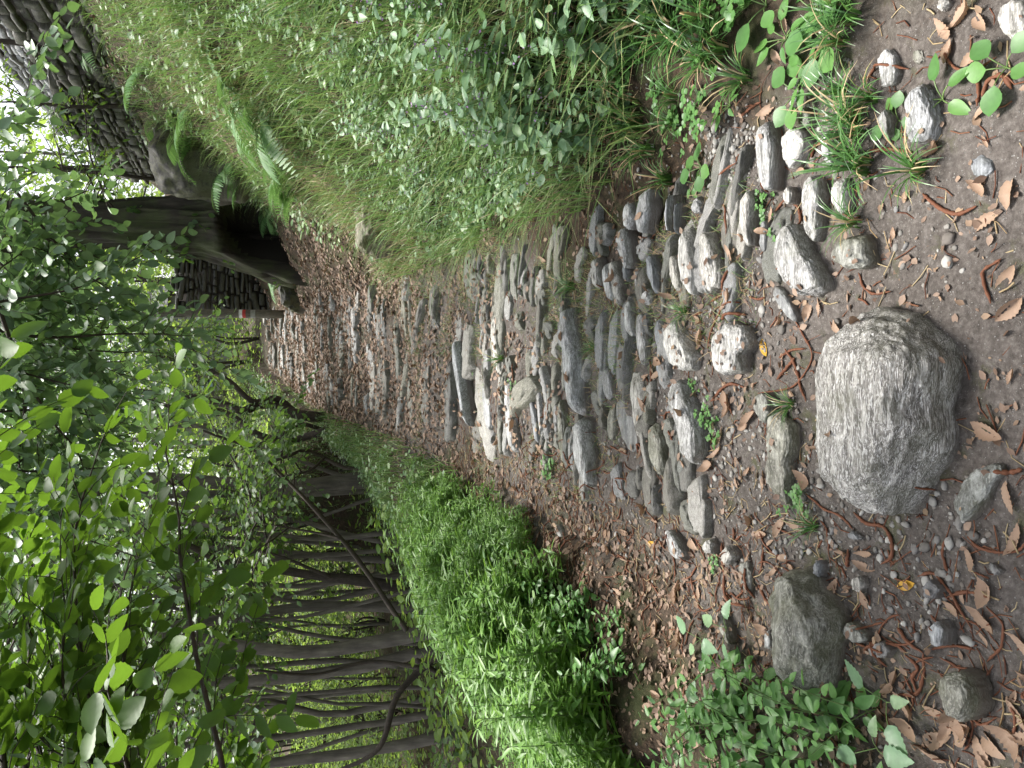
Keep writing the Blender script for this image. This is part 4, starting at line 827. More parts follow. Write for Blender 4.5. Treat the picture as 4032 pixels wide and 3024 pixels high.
for k, (px, v, y, s, lab) in enumerate(((1330, 1000, 22.5, .95, 'bright ivy like bush right beside the pole'), (1420, 900, 24, 1.3, 'tall bright bush behind the far steps'), (1600, 1050, 22, .8, 'low bush on the stony mound beyond the steps'), (1120, 620, 22.5, 1.2, 'lime bush topping the tall shaded wall end'), (1750, 1200, 17, .6, 'low leafy bush behind the rubble wall'), (1560, 1160, 16.5, .45, 'small mossy bush on the mound beside the path'))):
    p = at(v, px, y); bush(p[0], y, s, k + 60, lab, 'bushes near the steps', 1.0, (1.9 if k == 3 else -.05))

# ------------------------------------------------------------------ plants
def stem_plant(seed, hgt, nleaf, leaf, tpl, opp=True, lean=.15, stem_r=.0025, matflower=False):
    rng = np.random.default_rng(seed); mb = MB()
    for s in range(rng.integers(1, 4)):
        a = rng.uniform(0, 6.28); top = np.array([math.cos(a) * lean * hgt, math.sin(a) * lean * hgt, hgt * rng.uniform(.75, 1)]); b0 = np.array([rng.normal(0, .02), rng.normal(0, .02), -.02])
        p = smooth_path([b0, b0 * .5 + top * np.array([.35, .35, .55]), top], 10, seed + s, .02); tube(mb, p, np.linspace(stem_r, stem_r * .5, 10), 4, 0, False)
        m = nleaf // 2; P, Ax, Nn, Sz = [], [], [], []
        for j in range(m):
            t = .18 + .82 * j / (m - 1); i = min(8, int(t * 9)); q = p[i] + (p[i + 1] - p[i]) * (t * 9 - i); ph = j * 1.57 + rng.uniform(-.3, .3) + s
            for w in (0, math.pi):
                d = np.array([math.cos(ph + w), math.sin(ph + w), rng.uniform(-.25, .35) + (.5 if j > m - 2 else 0)])
                P.append(q + d * leaf * .15); Ax.append(d); Nn.append(UP + rng.normal(0, .25, 3)); Sz.append(leaf * (1.1 - .6 * t) * rng.uniform(.75, 1.15))
        scatter(mb, tpl, P, Ax, Nn, Sz, 1)
        if matflower:
            fp = p[6:9].repeat(3, 0) + rng.normal(0, .012, (9, 3)); scatter(mb, TINY, fp, rnd(rng, 9), rnd(rng, 9), .014, 2)
    return mb
NETTLES = [stem_plant(500 + k, .34 + .05 * k, 14, .105, NETT, matflower=k > 1).mesh('foliage', [M_STEM, M_NETTLE, M_FLOWER]) for k in range(5)]
PELLS = [stem_plant(520 + k, .22 + .03 * k, 14, .075, OVATE, lean=.3).mesh('foliage', [M_STEM, M_PELL]) for k in range(4)]
def mound_mesh(seed):
    rng = np.random.default_rng(seed); mb = MB()
    for s in range(5):
        hgt = rng.uniform(.3, .5); b0 = rng.normal(0, .05, 3) * np.array([1, 1, 0]); top = b0 + np.array([rng.normal(0, .06), rng.normal(0, .06), hgt]); p = smooth_path([b0, (b0 + top) / 2 + rng.normal(0, .015, 3), top], 8)
        tube(mb, p, np.linspace(.003, .0014, 8), 3, 0, False); m = 30; t = rng.uniform(.15, 1, m); q = b0 + (top - b0) * t[:, None]; a = rng.uniform(0, 6.28, m)
        scatter(mb, NARROW, q, np.stack([np.cos(a), np.sin(a), rng.uniform(-.1, .6, m)], 1), UP + rnd(rng, m, .3), .115 * rng.uniform(.7, 1.2, m) * (1.15 - .5 * t), 1)
    return mb.mesh('foliage', [M_STEM, M_MOUND])
MOUND = [mound_mesh(540 + k) for k in range(6)]
def blade(mb, rng, base, ang, length, width, arch, mat=0, seg=5):
    t = np.linspace(0, 1, seg + 1); d = np.array([math.cos(ang), math.sin(ang), 0]); out = np.sin(t * arch) / max(arch, .1); zz = (1 - np.cos(t * arch)) / max(arch, .1)
    # starts upright, arches over
    P = base + length * (zz[:, None] * d + out[:, None] * UP) ; s = np.array([-d[1], d[0], 0]); w = width * (1 - t ** 2.2)[:, None] * .5 + .0003
    mb.add(np.concatenate([P - s * w, P + s * w]), [np.array([(i, i + 1, i + seg + 2, i + seg + 1) for i in range(seg)])], mat)
def tuft_mesh(seed, n, L, W, arch=(1.2, 2.2), r=.03, mats=(M_SEDGE,)):
    rng = np.random.default_rng(seed); mb = MB()
    for k in range(n):
        a = rng.uniform(0, 6.28); rr = rng.uniform(0, r); blade(mb, rng, np.array([math.cos(a) * rr, math.sin(a) * rr, -.005]), a + rng.normal(0, .5), L * rng.uniform(.45, 1.1), W * rng.uniform(.7, 1.2), rng.uniform(*arch), 0 if rng.random() < .9 else len(mats) - 1)
    return mb.mesh('blades', list(mats))
TUFTS = [tuft_mesh(560 + k, 42, .2, .0058, mats=(M_SEDGE, M_STRAW)) for k in range(4)]
def rosette_mesh(seed, n, leaf, tpl, mat):
    rng = np.random.default_rng(seed); mb = MB()
    for k in range(n):
        a = k * 2.4 + rng.uniform(-.3, .3); d = np.array([math.cos(a), math.sin(a), rng.uniform(.15, .6)]); L = leaf * rng.uniform(.6, 1.1)
        tube(mb, smooth_path([(0, 0, 0), d * L * .35 + UP * .01, d * L * .6 + UP * .01], 5), .0018, 4, 0, False)
        scatter(mb, tpl, [d * L * .6 + UP * .01], [d * np.array([1, 1, .2])], [UP + rng.normal(0, .2, 3)], L, 1)
    return mb.mesh('foliage', [M_STEM, mat])
ROSE = [rosette_mesh(580 + k, 5 + k % 3, .07, (OVATE, ROUND)[k % 2], M_PELL) for k in range(4)]
def clover_mesh(seed):
    rng = np.random.default_rng(seed); mb = MB()
    for k in range(16):
        c = np.array([rng.normal(0, .035), rng.normal(0, .035), rng.uniform(.015, .05)]); tube(mb, [(c[0] * .5, c[1] * .5, 0), tuple(c)], .0009, 3, 0, False); a0 = rng.uniform(0, 6)
        for j in range(3): a = a0 + j * 2.09; scatter(mb, ROUND, [c], [(math.cos(a), math.sin(a), .1)], [UP + rng.normal(0, .2, 3)], .017, 1)
    return mb.mesh('foliage', [M_STEM, M_PELL])
CLOV = [clover_mesh(590 + k) for k in range(3)]
def fern_mesh(seed):
    rng = np.random.default_rng(seed); mb = MB()
    for k in range(6):
        a = k * 1.05 + rng.uniform(-.3, .3); d = np.array([math.cos(a), math.sin(a), 0]); L = rng.uniform(.3, .5); t = np.linspace(0, 1, 22)
        P = d * (L * t)[:, None] * .9 + UP * (L * (.75 * t - .75 * t ** 2))[:, None]; tube(mb, P, np.linspace(.0025, .0008, 22), 3, 0, False)
        s = np.cross(d, UP); n = len(t) - 3; tt = t[3:]; ln = L * .3 * np.sin(math.pi * np.clip(tt * .86 + .12, 0, 1)) ** .8
        for sg in (1, -1): scatter(mb, NARROW, P[3:], s * sg + d * .35 - UP * .15, UP + rnd(rng, n, .1), ln, 1)
    return mb.mesh('foliage', [M_STEM, M_FERN])
FERN = [fern_mesh(600 + k) for k in range(3)]
VINE = [rosette_mesh(610 + k, 3, .12, NETT, M_NETTLE) for k in range(2)]
def plant(name, me, p, s, rz, label, cat, group=None, tilt=(0, 0), part='foliage'):
    o = link(name, me); o.location = p; o.scale = (s, s, s); o.rotation_euler = (tilt[0], tilt[1], rz)
    return tag(o, label, cat, group)
rng = np.random.default_rng(7)
def onslope(x, y): return (x, y, h1(x, y))
# weeds on the near bank
n = 0
while n < 190:
    y = 2.3 + 3.9 * rng.random() ** 1.5; x = xfoot(y) - .1 + abs(rng.normal(0, .75))
    if x > 4 or (y < 2.9 and x < 1.25): continue
    plant('serrated_weed', NETTLES[rng.integers(5)], onslope(x, y), rng.uniform(.6, 1.15) * (1 - .25 * (y > 4.2)), rng.uniform(0, 6.3), 'serrated pale green weed on the steep bank above the path', 'weed', 'serrated weeds on the bank', (-.0, -.35 + rng.normal(0, .15))); n += 1
for (c, x, y) in (('c2', 1450, 900), ('c2', 1480, 1080), ('c2', 1100, 480), ('c2', 1400, 500), ('c2', 620, 130), ('c2', 1420, 60), ('c2', 1000, 560), ('c2', 1150, 600)):
    p = gpt(*crop(c, x, y), .15); plant('serrated_weed', NETTLES[rng.integers(5)], (p[0], p[1], h1(p[0], p[1])), 1.2, rng.uniform(0, 6.3), 'serrated pale green weed on the steep bank above the path', 'weed', 'serrated weeds on the bank', (0, -.3))
# broad weed clump in the corner
for k in range(40):
    px = rng.uniform(2740, 3380); py = rng.uniform(2600, 3120)
    if py < 2620 + max(0, (px - 3100)) * .9 - max(0, 2900 - px) * .2: continue
    p = gpt(px, py, .1); plant('leafy_weed', PELLS[rng.integers(4)], (p[0], p[1], h1(p[0], p[1])), rng.uniform(.8, 1.2), rng.uniform(0, 6.3), 'oval leafed green weed in the clump beside the dark ridged rock', 'weed', 'oval leafed weeds in a clump')
for k in range(26):
    t = rng.uniform(0, 1); p = gpt(2120 + t * 450 + rng.normal(0, 40), 2130 + t * 420 + rng.uniform(-30, 260)); plant('leafy_weed', PELLS[rng.integers(4)], (p[0], p[1], h1(p[0], p[1])), rng.uniform(.6, 1.1), rng.uniform(0, 6.3), 'oval leafed weed creeping along the foot of the green mound', 'weed', 'oval leafed weeds under the mound')
for k, (x, y) in enumerate(((1150, 1550), (220, 760), (60, 830), (160, 1290), (1200, 1250))):
    p = gpt(*crop('c9', x, y), .08); plant('lobed_plant', VINE[k % 2], (p[0], p[1], h1(p[0], p[1]) + .05), .8, k * 1.3, 'dark lobed three part leaf plant near the oval leafed clump', 'plant', 'lobed leaf plants')
p = gpt(*crop('c2', 1950, 130), .08); plant('lobed_plant', VINE[0], (p[0], p[1], h1(p[0], p[1]) + .05), 1.3, 2.5, 'large dark lobed leaf plant above the sedge at the bank foot', 'plant')
for k in range(26):
    y = rng.uniform(2.0, 3.0); x = rng.uniform(.95, 1.75)
    if k % 3 == 0: plant('sedge_tuft', TUFTS[k % 4], onslope(x, y), rng.uniform(.7, 1.3), k, 'dark green arching sedge tuft growing beside or between stones', 'grass tuft', 'sedge tufts among the stones')
    else: plant('clover_patch', CLOV[k % 3], onslope(x, y), rng.uniform(1.0, 1.7), k, 'small clover patch growing on the ground beside or between stones', 'clover', 'clover patches')
# the lush green mound beside the path
n = 0
while n < 299:
    y = 2.6 + 6.6 * rng.random(); d = rng.gamma(2.0, .55) - .05; x = xc(y) - wl(y) - d
    if d > 3.2 or x < -.72 * y or y < 3.3 - .7 * min(1, max(0, (-x - 1.1) / .5)) + .25 * rng.random() or y > 6.6 - 1.15 * max(0, -x - .8) + .5 * rng.random(): continue
    plant('narrow_leaf_plant', MOUND[rng.integers(6)], onslope(x, y), rng.uniform(.75, 1.25) * min(1, .45 + d), rng.uniform(0, 6.3), 'narrow leafed bright green stem plant in the lush mound beside the path', 'plant', 'narrow leafed plants of the mound'); n += 1
# sedge tufts in the foreground
for k, (c, x, y, s) in enumerate((('c3', 1050, 600, .8), ('c3', 1120, 780, 1.0), ('c3', 1150, 850, .9), ('c3', 1180, 1080, 1.15), ('c3', 1100, 1000, .8), ('c3', 1560, 1110, .9), ('c3', 1130, 1440, .7), ('c3', 240, 110, 1.6), ('c3', 60, 250, 1.5), ('c3', 300, 330, 1.2), ('c3', 1060, 270, .9), ('c3', 1120, 100, 1.0), ('c3', 980, 60, .9), ('c2', 1900, 950, 1.2), ('c2', 2000, 1150, 1.0), ('c2', 1850, 800, 1.1), ('c6', 60, 360, .6), ('c6', 720, 960, .55), ('c5', 1080, 670, .9), ('c5', 1500, 200, .9), ('c5', 1640, 590, .6), ('c9', 850, 100, .6), ('c3', 1250, 640, .8), ('c2', 2050, 350, 1.4), ('c2', 2180, 150, 1.5))):
    p = gpt(*crop(c, x, y)); plant('sedge_tuft', TUFTS[k % 4], (p[0], p[1], h1(p[0], p[1])), s, k * 1.3, 'dark green arching sedge tuft growing beside or between stones', 'grass tuft', 'sedge tufts among the stones')
for k, (c, x, y, s, lab) in enumerate((('c3', 760, 600, 1.2, 'broad leafed rosette beside the sedge above the kerb stone'), ('c3', 1740, 650, 1.15, 'broad leafed seedling beside the plump striped stone'), ('c3', 1400, 780, .7, 'small pale seedling between two round stones'), ('c3', 680, 250, 1.2, 'plantain rosette with large leaves near the bank foot'), ('c3', 930, 270, 1.35, 'large round leaf plant with pinholes near the sedge'), ('c3', 820, 60, 1.4, 'broad heart shaped leaf plant at the bank foot'), ('c3', 570, 40, 1.3, 'heart leafed plant just below the lobed leaf'), ('c3', 330, 690, .9, 'small round leafed seedling on the gravel'), ('c3', 80, 1080, 1.1, 'round leaf weed beside the small cobble'), ('c3', 10, 1180, 1.0, 'round leaf weed next to another at the weed edge'), ('c3', 2170, 450, .9, 'tiny green seedling at the photo edge in soil'), ('c3', 850, 480, 1.1, 'low broad rosette under the round leaf plant'))):
    p = gpt(*crop(c, x, y)); plant('rosette_weed', ROSE[(k * 3 + 1) % 4], (p[0], p[1], h1(p[0], p[1])), s, k * 1.7, lab, 'weed', 'rosette weeds')
for k, (c, x, y, s) in enumerate((('c3', 80, 800, 1.2), ('c3', 510, 1330, .8), ('c3', 570, 1480, .8), ('c6', 190, 1030, .8), ('c6', 240, 1150, .8), ('c6', 100, 850, .5), ('c2', 2100, 800, 1.3), ('c2', 2050, 600, 1.2), ('c2', 1900, 500, 1.3), ('c2', 1800, 730, 1.3), ('c5', 800, 830, 1.2), ('c5', 830, 720, 1.0), ('c6', 780, 1570, .9), ('c9', 200, 330, .6), ('c5', 1160, 870, 1.0), ('c5', 1380, 1380, 1.2))):
    p = gpt(*crop(c, x, y)); plant('clover_patch', CLOV[k % 3], (p[0], p[1], h1(p[0], p[1])), s, k, 'small clover patch growing on the ground beside or between stones', 'clover', 'clover patches')
for k, (x, y, s) in enumerate(((1100, 1000, 1.3), (1250, 1050, 1.3), (1450, 1060, 1.2), (1560, 1160, 1.3), (1350, 1180, 1.2), (1600, 640, 1.2), (1680, 730, 1.3), (560, 260, 1.0), (850, 430, 1.1), (1800, 1100, 1.3), (1200, 840, 1.2), (1500, 860, 1.1), (1290, 1320, 1.1), (1700, 1350, 1.2), (1150, 690, 1.0), (1860, 1180, 1.1), (1000, 780, 1.1), (1080, 880, 1.2))):
    p = gpt(*crop('c1', x, y), .1); plant('fern', FERN[k % 3], (p[0], p[1], h1(p[0], p[1])), s * 1.5, k * 1.1, 'feathery green fern on the upper bank below the dark wall', 'fern', 'ferns on the bank', (0, -.4))
for k, (px, py) in enumerate(((880, 1040), (950, 1070), (1010, 1080), (960, 1020))):
    p = at(px, py, 16.5); plant('fern', FERN[k % 3], (p[0], 16.5, hz(p[0], 16.5)), 1.4, k, 'shaded fern at the foot of the tall wall end', 'fern', 'shaded ferns by the wall end')

# ------------------------------------------------------------------ ground cover (uncountable)
def region(n, rng, fy, side):
    y = fy(n); return y
def cover():
    rng = np.random.default_rng(17)
    # bank: grasses and small leaves
    n = 27000; y = 2.4 + rng.gamma(1.6, 2.6, n); y = y[y < 15]; x = xfoot(y) - .25 + rng.beta(1.15, 1.4, len(y)) * np.maximum(4.7 - xfoot(y), .8)
    keep = ~((y < 2.9) & (x < 1.35)) & ~((y > 8.6) & (x < xfoot(y) + .2)); x, y = x[keep], y[keep]
    dry = fbm(p3(x, y, .9), 40, 3); k2 = (dry < .45) | (rng.random(len(x)) < .5); x, y = x[k2], y[k2]; z = height(x, y); n = len(x)
    mb = MB()
    def blades(x, y, z, L, W, lean, mat, dirx=-.35):
        n = len(x); a = rng.uniform(0, 6.28, n); d = np.stack([np.cos(a) + dirx, np.sin(a), np.zeros(n)], 1) * lean[:, None]
        B = np.stack([x, y, z - .01], 1); t = np.array([0, .35, .7, 1.0]); s = np.stack([-np.sin(a), np.cos(a), np.zeros(n)], 1)
        P = B[:, None] + L[:, None, None] * (t[None, :, None] * UP * (1 - .35 * t[None, :, None] * lean[:, None, None]) + (t ** 2)[None, :, None] * d[:, None] * .8); w = W[:, None, None] * np.array([1, .9, .6, .05])[None, :, None] * .5
        V = np.concatenate([P - s[:, None] * w, P + s[:, None] * w], 1).reshape(-1, 3); o = (np.arange(n) * 8)[:, None, None]
        mb.add(V, [(np.array([(0, 1, 5, 4), (1, 2, 6, 5), (2, 3, 7, 6)])[None] + o).reshape(-1, 4)], mat)
    far = 1 + np.clip(y - 5, 0, 8) * .08
    blades(x, y, z, (.1 + .42 * rng.random(n) ** 1.6), rng.uniform(.004, .0105, n), rng.uniform(.3, 1.5, n), 0, -.7)
    sel = rng.random(n) < np.where(fbm(p3(x, y, .7), 41, 3) > .2, .5, .08); blades(x[sel], y[sel], z[sel], rng.uniform(.15, .45, sel.sum()), np.full(sel.sum(), .0042), rng.uniform(.4, 1.3, sel.sum()), 1)
    # path margins and grass between the step slabs
    m = 34000; y2 = rng.uniform(2.2, 8.0, m); u = rng.random(m); x2 = xc(y2) + np.where(u < .55, wr(y2) * rng.uniform(.2, 1.35, m), rng.uniform(-1, 1, m) * wl(y2))
    g = fbm(p3(x2, y2, 2.2), 44, 3) + np.where(u < .55, .3, -.12); k3 = (g > .18) & ~((y2 < 2.9) & (u > .55)); x2, y2 = x2[k3], y2[k3]; c = len(x2)
    st = rng.random(c) < .42
    for sl_, mt_ in ((st, 1), (~st, 0)): blades(x2[sl_], y2[sl_], height(x2[sl_], y2[sl_]), rng.uniform(.02, .08, sl_.sum()), rng.uniform(.0016, .0034, sl_.sum()), rng.uniform(.4, 1.5, sl_.sum()), mt_, 0)
    # left side under and beyond the mound
    m = 9000; y3 = rng.uniform(6, 17, m); x3 = xc(y3) - wl(y3) + .1 - rng.gamma(1.6, .5, m); z3 = height(x3, y3)
    blades(x3, y3, z3, rng.uniform(.08, .28, m), rng.uniform(.005, .009, m), rng.uniform(.3, 1, m), 0, 0)
    tag(mb.build('grass', [M_GRASS, M_STRAW]), kind='stuff')
    # sparse sprigs on bare soil in front
    mb2 = MB(); n4 = 17000; y4 = 2.3 + rng.gamma(1.6, 2.8, n4); y4 = y4[y4 < 17]; x4 = xfoot(y4) - .2 + rng.beta(1.1, 1.3, len(y4)) * np.maximum(4.8 - xfoot(y4), .8)
    keep = ~((y4 < 2.85) & (x4 < 1.4)); x4, y4 = x4[keep], y4[keep]; cl = fbm(p3(x4, y4, 1.6), 48, 3); k4 = (cl > -.05) & ~((y4 > 9) & (x4 < xfoot(y4)) & (cl < .2)); x4, y4 = x4[k4], y4[k4]; n4 = len(x4)
    a = rng.uniform(0, 6.28, n4); ax = np.stack([np.cos(a) - .3, np.sin(a), rng.uniform(-.3, .4, n4)], 1)
    scatter(mb2, MIDLEAF, np.stack([x4, y4, height(x4, y4) + rng.uniform(.01, .2, n4)], 1), ax, np.array([-.3, -.1, 1]) + rnd(rng, n4, .35), (.022 + .065 * rng.random(n4) ** 2) * (1 + np.clip(y4 - 5, 0, 9) * .06), 0)
    n5 = 9000; y5 = rng.uniform(6, 24, n5); x5 = xc(y5) - wl(y5) + .05 - rng.gamma(1.8, .55, n5); a = rng.uniform(0, 6.28, n5)
    scatter(mb2, LOWLEAF, np.stack([x5, y5, height(x5, y5) + rng.uniform(.01, .22, n5)], 1), np.stack([np.cos(a), np.sin(a), rng.uniform(-.3, .4, n5)], 1), UP + rnd(rng, n5, .4), rng.uniform(.03, .07, n5), 0)
    n6 = 14000; y6 = 3.4 + 7 * rng.random(n6) ** 1.2; d6 = rng.gamma(2.2, .7, n6); x6 = xc(y6) - wl(y6) - .1 - d6; k6 = (y6 < 6.8 - 1.15 * np.maximum(0, -x6 - .8)) | (rng.random(n6) < .02); x6, y6 = x6[k6], y6[k6]; n6 = len(x6); a = rng.uniform(0, 6.28, n6)
    scatter(mb2, LOWLEAF, np.stack([x6, y6, height(x6, y6) + rng.uniform(.01, .25, n6)], 1), np.stack([np.cos(a), np.sin(a), rng.uniform(-.3, .4, n6)], 1), UP + rnd(rng, n6, .4), rng.uniform(.03, .065, n6), 0)
    tag(mb2.build('undergrowth', [M_COVER]), kind='stuff')
    mb3 = MB(); n7 = 14000; y7 = rng.uniform(7, 30, n7); x7 = rng.uniform(-.75, .0, n7) * y7; a = rng.uniform(0, 6.28, n7)
    k7 = (x7 < xc(y7) - wl(y7) - .6) & (fbm(p3(x7, y7, .5), 90, 3) > .1 - (y7 > 14) * .5); x8 = rng.uniform(-3, 6, 2500); y8 = rng.uniform(20.5, 32, 2500); x7, y7, a = np.concatenate([x7[k7], x8]), np.concatenate([y7[k7], y8]), np.concatenate([a[k7], rng.uniform(0, 6.28, 2500)]); n7 = len(x7); scatter(mb3, MIDLEAF, np.stack([x7, y7, height(x7, y7) + rng.uniform(.02, .4, n7)], 1), np.stack([np.cos(a), np.sin(a), rng.uniform(-.3, .4, n7)], 1), UP + rnd(rng, n7, .4), rng.uniform(.06, .14, n7), 0)
    tag(mb3.build('forest_floor_weeds', [M_FAR]), kind='stuff')
cover()

# ------------------------------------------------------------------ fallen leaves, catkins, gravel
BVS = BVHTree.FromPolygons(np.concatenate(NEARV).tolist(), np.concatenate(NEARF).tolist())
def surf(x, y, z=None):
    z = h1(x, y) if z is None else z; hit = BVS.ray_cast(Vector((x, y, z + 1.0)), Vector((0, 0, -1)))
    if hit[0] is not None and hit[0].z > z: return hit[0].z, np.array(hit[1])
    e = .03; return z, unit(np.array([-(h1(x + e, y) - z) / e, -(h1(x, y + e) - z) / e, 1.0])[None])[0]
def dead_leaf_mesh(seed, serr=.1, w=.42):
    rng = np.random.default_rng(seed); v, tri, q = T_leaf(w, .3, .0, 15, serr, 1, .5); v = v.copy(); v[:, 1] -= .5
    c1, c2, tw = rng.uniform(-.7, 1.3), rng.uniform(-.8, 3.2), rng.uniform(-1.0, 1.0); v[:, 0] += (v[:, 1] ** 2) * rng.uniform(-.4, .4); v[:, 0] *= np.where(v[:, 0] > 0, rng.uniform(.6, 1.1), rng.uniform(.6, 1.1))
    v[:, 2] += c1 * v[:, 1] ** 2 + c2 * v[:, 0] ** 2 + tw * v[:, 0] * v[:, 1] + fbm(v * 4 + seed, seed, 2) * .05
    v[:, 2] -= v[:, 2].min() * .6
    mb = MB(); mb.add(v, [tri, q]); tube(mb, [(0, -.5, v[0, 2]), (.02, -.62, v[0, 2] + .02)], .008, 4)
    return mb.mesh('fallen_leaf', M_DEAD)
DEAD = [dead_leaf_mesh(700 + k, .07 + .03 * (k % 3), .34 + .04 * (k % 5)) for k in range(14)]
rng = np.random.default_rng(9)
LEAFPOS = []
for c, L in (('c3', [(1720, 200, 1.4), (1830, 120, 1.6), (1740, 340, 1.1), (1960, 380, 1.2), (1960, 150, 1.5), (2040, 740, 1.0), (1990, 1220, 1.1), (1690, 980, 1.3), (2000, 1430, 1.5), (2170, 1250, 1.4), (1290, 1340, 1.0), (770, 1100, 1.1), (330, 1640, 1.2), (620, 370, 1.1), (220, 720, 1.1), (680, 140, 1.2), (600, 1390, 1.0), (420, 1540, 1.0), (1480, 1270, .8), (1380, 1510, .6), (2040, 930, .6)]),
             ('c6', [(2140, 330, 1.4), (2130, 150, 1.4), (350, 260, 1.3), (300, 930, 1.4), (140, 420, 1.0), (620, 430, .8), (800, 360, 1.2), (990, 460, 1.0), (820, 1450, 1.4), (300, 1000, 1.2), (400, 1100, 1.0), (240, 1470, .9), (350, 1330, 1.1), (2140, 1560, 1.4), (2160, 780, .7), (700, 260, .6), (1700, 270, .4), (60, 1340, .9), (420, 1400, .9)]),
             ('c9', [(420, 60, 1.4), (510, 160, 1.3), (430, 290, 1.1), (1180, 270, 1.2), (1060, 270, .9), (1160, 360, 1.2), (430, 690, 1.1), (520, 760, 1.2), (1060, 1190, 1.6), (1410, 1270, 1.5), (1560, 1300, 1.2), (1920, 700, 1.5), (1960, 520, 1.4), (2130, 180, 1.5), (1560, 1500, 1.8), (1400, 1400, 1.4), (1750, 1450, 1.8), (1930, 1520, 1.6), (2060, 1450, 1.6), (2180, 1500, 1.5), (2180, 850, 1.3), (1330, 1090, 1.0), (1420, 480, .6), (1050, 510, .8), (280, 1450, 1.3), (300, 1250, 1.2), (1700, 620, 1.0), (1300, 1150, 1.1), (1880, 1600, 1.7), (1640, 1400, 1.5), (1500, 1580, 1.6), (2120, 1330, 1.3)]),
             ('c5', [(1300, 20, 1.3), (1390, 400, 1.6), (1180, 1190, 1.3), (1640, 700, 1.0), (1720, 230, 1.2), (1880, 640, 1.2), (2150, 260, 1.3), (2040, 960, 1.3), (630, 720, 1.2)]),
             ('c8', [(1820, 330, 1.7), (1550, 220, 1.5), (2150, 500, 1.6), (2000, 420, 1.4), (1750, 520, 1.5), (1730, 140, 1.2), (1830, 230, 1.0), (1270, 160, 1.3), (2010, 760, 1.4), (1600, 170, .9), (1980, 200, 1.2), (2130, 1180, 1.3), (2100, 1250, 1.3)]), ('c2', [(1440, 740, 1.3), (2140, 80, 1.8), (1930, 800, 1.2), (1820, 960, 1.2), (1580, 600, 1.4), (1350, 740, 1.3), (40, 150, 1.2)])):
    for x, y, s in L:
        p = gpt(*crop(c, x, y)); LEAFPOS.append((p[0], p[1], s * .057))
while len(LEAFPOS) < 296:
    t = rng.random(); y = 1.25 + 5.2 * t ** 1.2; side = rng.random()
    x = xc(y) - wl(y) + rng.gamma(1.3, .28) - .35 if side < .55 else rng.uniform(xc(y) - wl(y), xc(y) + wr(y) + .3)
    LEAFPOS.append((float(x), y, rng.uniform(.035, .1)))
def place_flat(o, x, y, rz, dz=.004, jit=.25):
    z, nrm = surf(x, y); nrm = unit((nrm + rng.normal(0, jit, 3) * np.array([1, 1, 0]))[None])[0]
    nrm[2] = max(nrm[2], .45)
    q = Vector(nrm).to_track_quat('Z', 'Y').to_matrix().to_4x4() @ Matrix.Rotation(rz, 4, 'Z'); o.matrix_world = Matrix.Translation((x, y, z + dz)) @ q
def pick_scale(o, s):
    o.matrix_world = o.matrix_world @ Matrix.Scale(s, 4)
for k, (x, y, s) in enumerate(LEAFPOS):
    o = link('fallen_leaf', DEAD[rng.integers(14)]); place_flat(o, x, y, rng.uniform(0, 6.3)); pick_scale(o, s)
    tag(o, 'dry brown curled fallen leaf lying on the path ground', 'leaf', 'fallen brown leaves')
vy, ty, qy = T_leaf(.45, .2, .1, 6, 0, 1, .5); mbY = MB(); mbY.add(vy - np.array([0, .5, 0]), [ty, qy]); MY = mbY.mesh('yellow_leaf', M_YELLOW)
for c, x, y, s, lab in (('c6', 508, 590, .075, 'single small yellow leaf beside the squarish grey stone'), ('c8', 2005, 215, .07, 'bright yellow leaf among the catkins near the angular stone'), ('c5', 630, 715, .09, 'orange yellow leaf on the path far behind the thin upright slab'), ('c9', 1410, 480, .06, 'narrow yellow leaf on bare soil above the catkin tangle')):
    p = gpt(*crop(c, x, y)); o = link('yellow_leaf', MY); place_flat(o, p[0], p[1], rng.uniform(0, 6), .006, .1); pick_scale(o, s); tag(o, lab, 'leaf')
